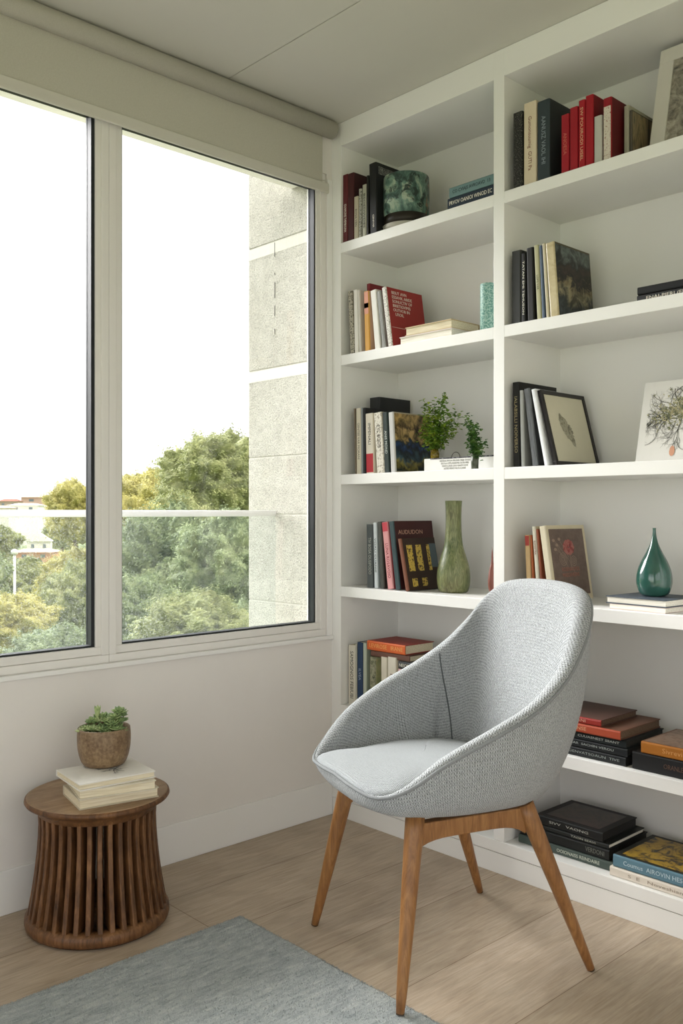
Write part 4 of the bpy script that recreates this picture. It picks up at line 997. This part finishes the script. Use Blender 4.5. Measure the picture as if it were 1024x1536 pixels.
# ================================================================ TREES AND TOWN
def foliage_mat(name,a,b,c):
    t=NT(name); n=t.noise(t.co(),1.3,4,.6); n2=t.noise(t.co(),9,2,.6)
    col=t.mix(.45,t.ramp(n,[(.34,a),(.5,b),(.64,c)]),t.ramp(n2,[(.35,a),(.65,c)])); t.base(col,.7,.2)
    tl=t.node('ShaderNodeBsdfTranslucent'); t.link(col,tl.inputs[0]); mx=t.node('ShaderNodeMixShader'); mx.inputs[0].default_value=.25
    t.link(t.b.outputs[0],mx.inputs[1]); t.link(tl.outputs[0],mx.inputs[2]); t.link(mx.outputs[0],t.out.inputs[0]); return t.m
FY=foliage_mat('yellow_green_foliage','#8c8a46','#bcb667','#e2da9c')
FG=foliage_mat('olive_foliage','#6c7648','#99a26c','#c6c792')
FD=foliage_mat('grey_green_foliage','#57684a','#84956a','#b9c294')
BARK=flat('#6a5a48',.9,.1,.2,0,4)
def crown_mesh(seed,leafn,clumps,leafs):
    r_=random.Random(seed); bm=bmesh.new(); C_=[]
    off=Vector((seed*3.7,seed*1.9,0))
    def shp(d):
        q=1+.34*noise.noise(d*1.9+off)+.28*noise.noise(d*4.5+off)+.20*noise.noise(d*9+off)
        return Vector((d.x*q*.92,d.y*q*.92,d.z*q*(.92 if d.z>0 else 1.2)))
    g=bmesh.ops.create_icosphere(bm,subdivisions=5,radius=1)
    for v in g['verts']: v.co=shp(v.co.normalized())*.93
    for f_ in bm.faces: f_.smooth=True
    for k in range(leafn):
        d=Vector((r_.gauss(0,1),r_.gauss(0,1),r_.gauss(0,1))).normalized()
        q=noise.noise(d*10+off)
        p=shp(d)*(r_.uniform(.90,1.045)+.02*q)
        if p.z<-1.0: continue
        a=Vector((r_.gauss(0,1),r_.gauss(0,1),r_.gauss(0,1))).normalized(); n_=(d*1.1+a+Vector((0,0,.4))).normalized()
        u_=n_.cross(Vector((r_.random(),r_.random(),r_.random()))).normalized(); w_=n_.cross(u_); L=leafs*r_.uniform(.5,1.5)
        bm.faces.new([bm.verts.new(p+u_*L*x+w_*L*y*.6) for x,y in ((-1,0),(-.2,-.8),(1,0),(-.2,.8))])
    me=bpy.data.meshes.new('crown'); bm.to_mesh(me); bm.free(); return me
CR=[crown_mesh(s,26000,30,.024) for s in (1,2,3)]
CRM={}
def tree(px,py,rpx,dist,mat,label,sx=1.,szc=1.,proto=0):
    """crown centre at pixel (px,py), radius rpx at the given distance"""
    c=ond(px,py,dist); r=rpx/f*dist; g=-9.
    e=tag(empty('tree',(c.x,c.y,g)),label,'tree','trees outside the window')
    k=(proto,mat.name)
    if k not in CRM:
        me=CR[proto].copy(); me.materials.append(mat); CRM[k]=me
    o=bpy.data.objects.new('crown',CRM[k]); COL.objects.link(o); o.parent=e; o.location=(0,0,c.z-g); o.scale=(r*sx,r*sx,r*szc); o.rotation_euler=(0,0,rnd.random()*6)
    bm=bmesh.new(); tube(bm,[(0,0,0),(.1,.05,(c.z-g)*.5),(0,0,c.z-g)],[.28,.22,.12],8); fin('trunk',bm,BARK,e)
T=[(322,725,82,46,FG,'tallest rounded olive green tree beside the concrete wall',1,.98,0),
 (225,765,62,58,FY,'yellow-green rounded tree left of the tallest tree',1.1,.9,1),
 (196,790,50,34,FY,'yellow-green tree top directly right of the window mullion',1,1,0),
 (112,765,44,56,FY,'olive tree at the left pane edge rising above the handrail',1,1,2),
 (255,860,95,30,FD,'large grey-green tree filling the middle of the right pane below the rail',1,1,1),
 (335,850,80,26,FD,'grey-green tree below the rail beside the concrete wall',1,1,2),
 (205,930,70,20,FD,'dark grey-green tree at the lower left corner of the right pane',1,1,0),
 (300,955,78,14,FG,'olive bush-like tree at the bottom of the right pane',1.2,.8,1),
 (370,960,60,21,FD,'grey-green tree at the bottom beside the concrete wall',1,1,0),
 (114,872,52,34,FY,'bright yellow-green tree in the middle of the left pane below the rail',1,.9,1),
 (120,900,58,26,FG,'olive green tree against the left side of the mullion',1,1,2),
 (20,935,60,19,FY,'pale yellow-green tree at the bottom of the left pane',1.2,.8,0),
 (90,1000,70,14,FD,'dark grey-green tree at the bottom right of the left pane',1.2,.8,1),
 (28,875,48,38,FG,'olive green tree by the white lamp post',1.2,.8,2),
 (-4,812,28,70,FG,'small distant olive tree below the white roofs',1.3,.8,1),
 (92,800,22,80,FG,'small distant tree beside the white gabled house',1.2,.9,0),
 (-60,900,80,26,FD,'grey-green tree beyond the left edge of the window',1,1,1),
 (270,800,60,40,FG,'olive tree behind the grey-green trees at rail height',1,1,2)]
for a in T: tree(*a)
t=NT('meadow'); n=t.noise(t.co(),.12,5); t.base(t.ramp(n,[(.35,'#4f5c3c'),(.5,'#6b7850'),(.65,'#8b8f68')]),.9,.1)
bm=bmesh.new(); bmesh.ops.create_grid(bm,x_segments=60,y_segments=60,size=420)
for v in bm.verts:
    d=Vector((v.co.x,v.co.y,0)).length; v.co.z=3.5*noise.noise(v.co*.012)+max(0,(d-120))*.028-1.
g_=fin('ground',bm,t.m); g_.location=(-150,-20,-9.2); struct(g_)
def house(px,py,wpx,hpx,dist,label,wall,roof,gable=False,rot=0.):
    c=ond(px,py,dist); k=dist/f; w=wpx*k; h=hpx*k; e=tag(empty('house',(c.x,c.y,c.z-h),(0,0,A+rot)),label,'house','houses of the distant town')
    dz=6.
    boxo('wall',(-w/2,w/2,0,w*.7,-dz,h),flat(wall,.9,.1),e,bevel=0)
    bm=bmesh.new()
    rh=h*.9 if gable else h*.35
    o_=w*.06
    v=[bm.verts.new(p) for p in ((-w/2-o_,-o_,h),(w/2+o_,-o_,h),(w/2+o_,w*.7,h),(-w/2-o_,w*.7,h),(0 if gable else -w*.3,-o_ if gable else w*.35,h+rh),(0 if gable else w*.3,w*.7 if gable else w*.35,h+rh))]
    for q in (((0,1,4),(1,2,5,4),(2,3,5),(3,0,4,5)) if gable else ((0,1,5,4),(1,2,5),(2,3,4,5),(3,0,4))): bm.faces.new([v[i] for i in q])
    bm.faces.new((v[3],v[2],v[1],v[0])); fin('roof',bm,flat(roof,.8,.1),e)
    for i in range(2):
        x=-w*.25+i*w*.5; boxo('window',(x-w*.06,x+w*.06,-.03,.02,h*.3,h*.7),flat('#7c8690',.3,.5),e,bevel=0)
house(58,812,34,14,75,'white gabled house below the handrail in the left pane','#eeeae2','#f2f0ec',True,.2)
house(50,828,56,12,60,'low white building with terracotta corner beside the lamp post','#d9a184','#f3f0ea',False)
house(12,752,30,10,190,'small dark roofed house on the far left skyline','#b8a898','#8a5f4e')
house(62,746,60,9,210,'long pink-red roofed building on the skyline','#d8b8ac','#b98d82')
house(35,758,44,9,160,'white flat building on the skyline above the rail','#f2efe9','#e9e6e0')
house(78,760,36,8,170,'white building right of the skyline row','#efece6','#d8cfc6')
house(100,748,30,9,230,'grey-pink distant building behind the left tree','#cdc2ba','#a8908a')
house(-10,762,46,10,150,'white house at the left edge of the window view','#ece8e0','#c9b0a2')
c=ond(22,945,36); top=ond(22,832,36)
o=tag(empty('street_lamp',(c.x,c.y,-9.5)),'slim white lamp post among the trees in the left pane','lamp post')
bm=bmesh.new(); tube(bm,[(0,0,0),(0,0,top.z+9.5)],.055,8); fin('pole',bm,flat('#e4e4e4',.5),o)
bm=bmesh.new(); lathe(bm,[(0,0),(.12,.02),(.14,.16),(.05,.22),(0,.23)],16,(0,0,top.z+9.5)); fin('lamp_head',bm,flat('#e4e4e4',.5),o)
# ================================================================ LIGHT
W=bpy.data.worlds.new('overcast'); SC.world=W; W.use_nodes=True; wn=W.node_tree.nodes; wl=W.node_tree.links
bg=wn['Background']; tc=wn.new('ShaderNodeTexCoord'); ns=wn.new('ShaderNodeTexNoise'); ns.inputs['Scale'].default_value=1.6; ns.inputs['Detail'].default_value=4
rp=wn.new('ShaderNodeValToRGB'); rp.color_ramp.elements[0].position=.3; rp.color_ramp.elements[0].color=(.90,.93,.97,1); rp.color_ramp.elements[1].position=.7; rp.color_ramp.elements[1].color=(1,1,1,1)
wl.new(tc.outputs['Generated'],ns.inputs['Vector']); wl.new(ns.outputs['Fac'],rp.inputs[0]); wl.new(rp.outputs[0],bg.inputs['Color']); bg.inputs['Strength'].default_value=.68
s=bpy.data.lights.new('sun','SUN'); s.energy=1.5; s.angle=.15; s.color=(1,.93,.80); so=bpy.data.objects.new('sun',s); COL.objects.link(so)
so.rotation_euler=Vector((-.62,-.28,-.74)).to_track_quat('-Z','Y').to_euler()
s2=bpy.data.lights.new('bright_overcast_sky','SUN'); s2.energy=5.3; s2.angle=math.radians(42); s2.color=(1,.99,.985); so2=bpy.data.objects.new('bright_overcast_sky',s2); COL.objects.link(so2)
so2.rotation_euler=Vector((.80,.13,-.47)).to_track_quat('-Z','Y').to_euler()
def fill_light(name,loc,rot,sx,sy,p,c=(1,.98,.97)):
    l=bpy.data.lights.new(name,'AREA'); l.shape='RECTANGLE'; l.size=sx; l.size_y=sy; l.energy=p; l.color=c
    o=bpy.data.objects.new(name,l); COL.objects.link(o); o.location=loc; o.rotation_euler=rot
fill_light('fill_light_rear',(1.9,YB-.12,.95),(PI/2,0,0),2.7,1.3,8.5)  # added area lamp behind the camera, fills the room from the rear
fill_light('fill_light_right',(XR+.12,-2.3,1.25),(0,PI/2,0),1.8,2.6,2.)  # weak fill lamp added outside the invented right opening
def portal(name,loc,rot,sx,sy):
    l=bpy.data.lights.new(name,'AREA'); l.shape='RECTANGLE'; l.size=sx; l.size_y=sy; l.cycles.is_portal=True
    o=bpy.data.objects.new(name,l); COL.objects.link(o); o.location=loc; o.rotation_euler=rot
portal('portal_left',(-.075,(-3.6-.024)/2,(SILL+HEAD)/2),(0,-PI/2,0),HEAD-SILL,3.57)
cam=bpy.data.cameras.new('camera'); co=bpy.data.objects.new('camera',cam); COL.objects.link(co); SC.camera=co
co.location=(CX,CY,H); co.rotation_euler=(PI/2,0,A); cam.sensor_fit='HORIZONTAL'; cam.sensor_width=36; cam.lens=36*f/1024; cam.clip_start=.02; cam.clip_end=2000
vs=SC.view_settings; vs.view_transform='Standard'; vs.look='None'; vs.gamma=1; vs.use_curve_mapping=False; vs.exposure=1.24
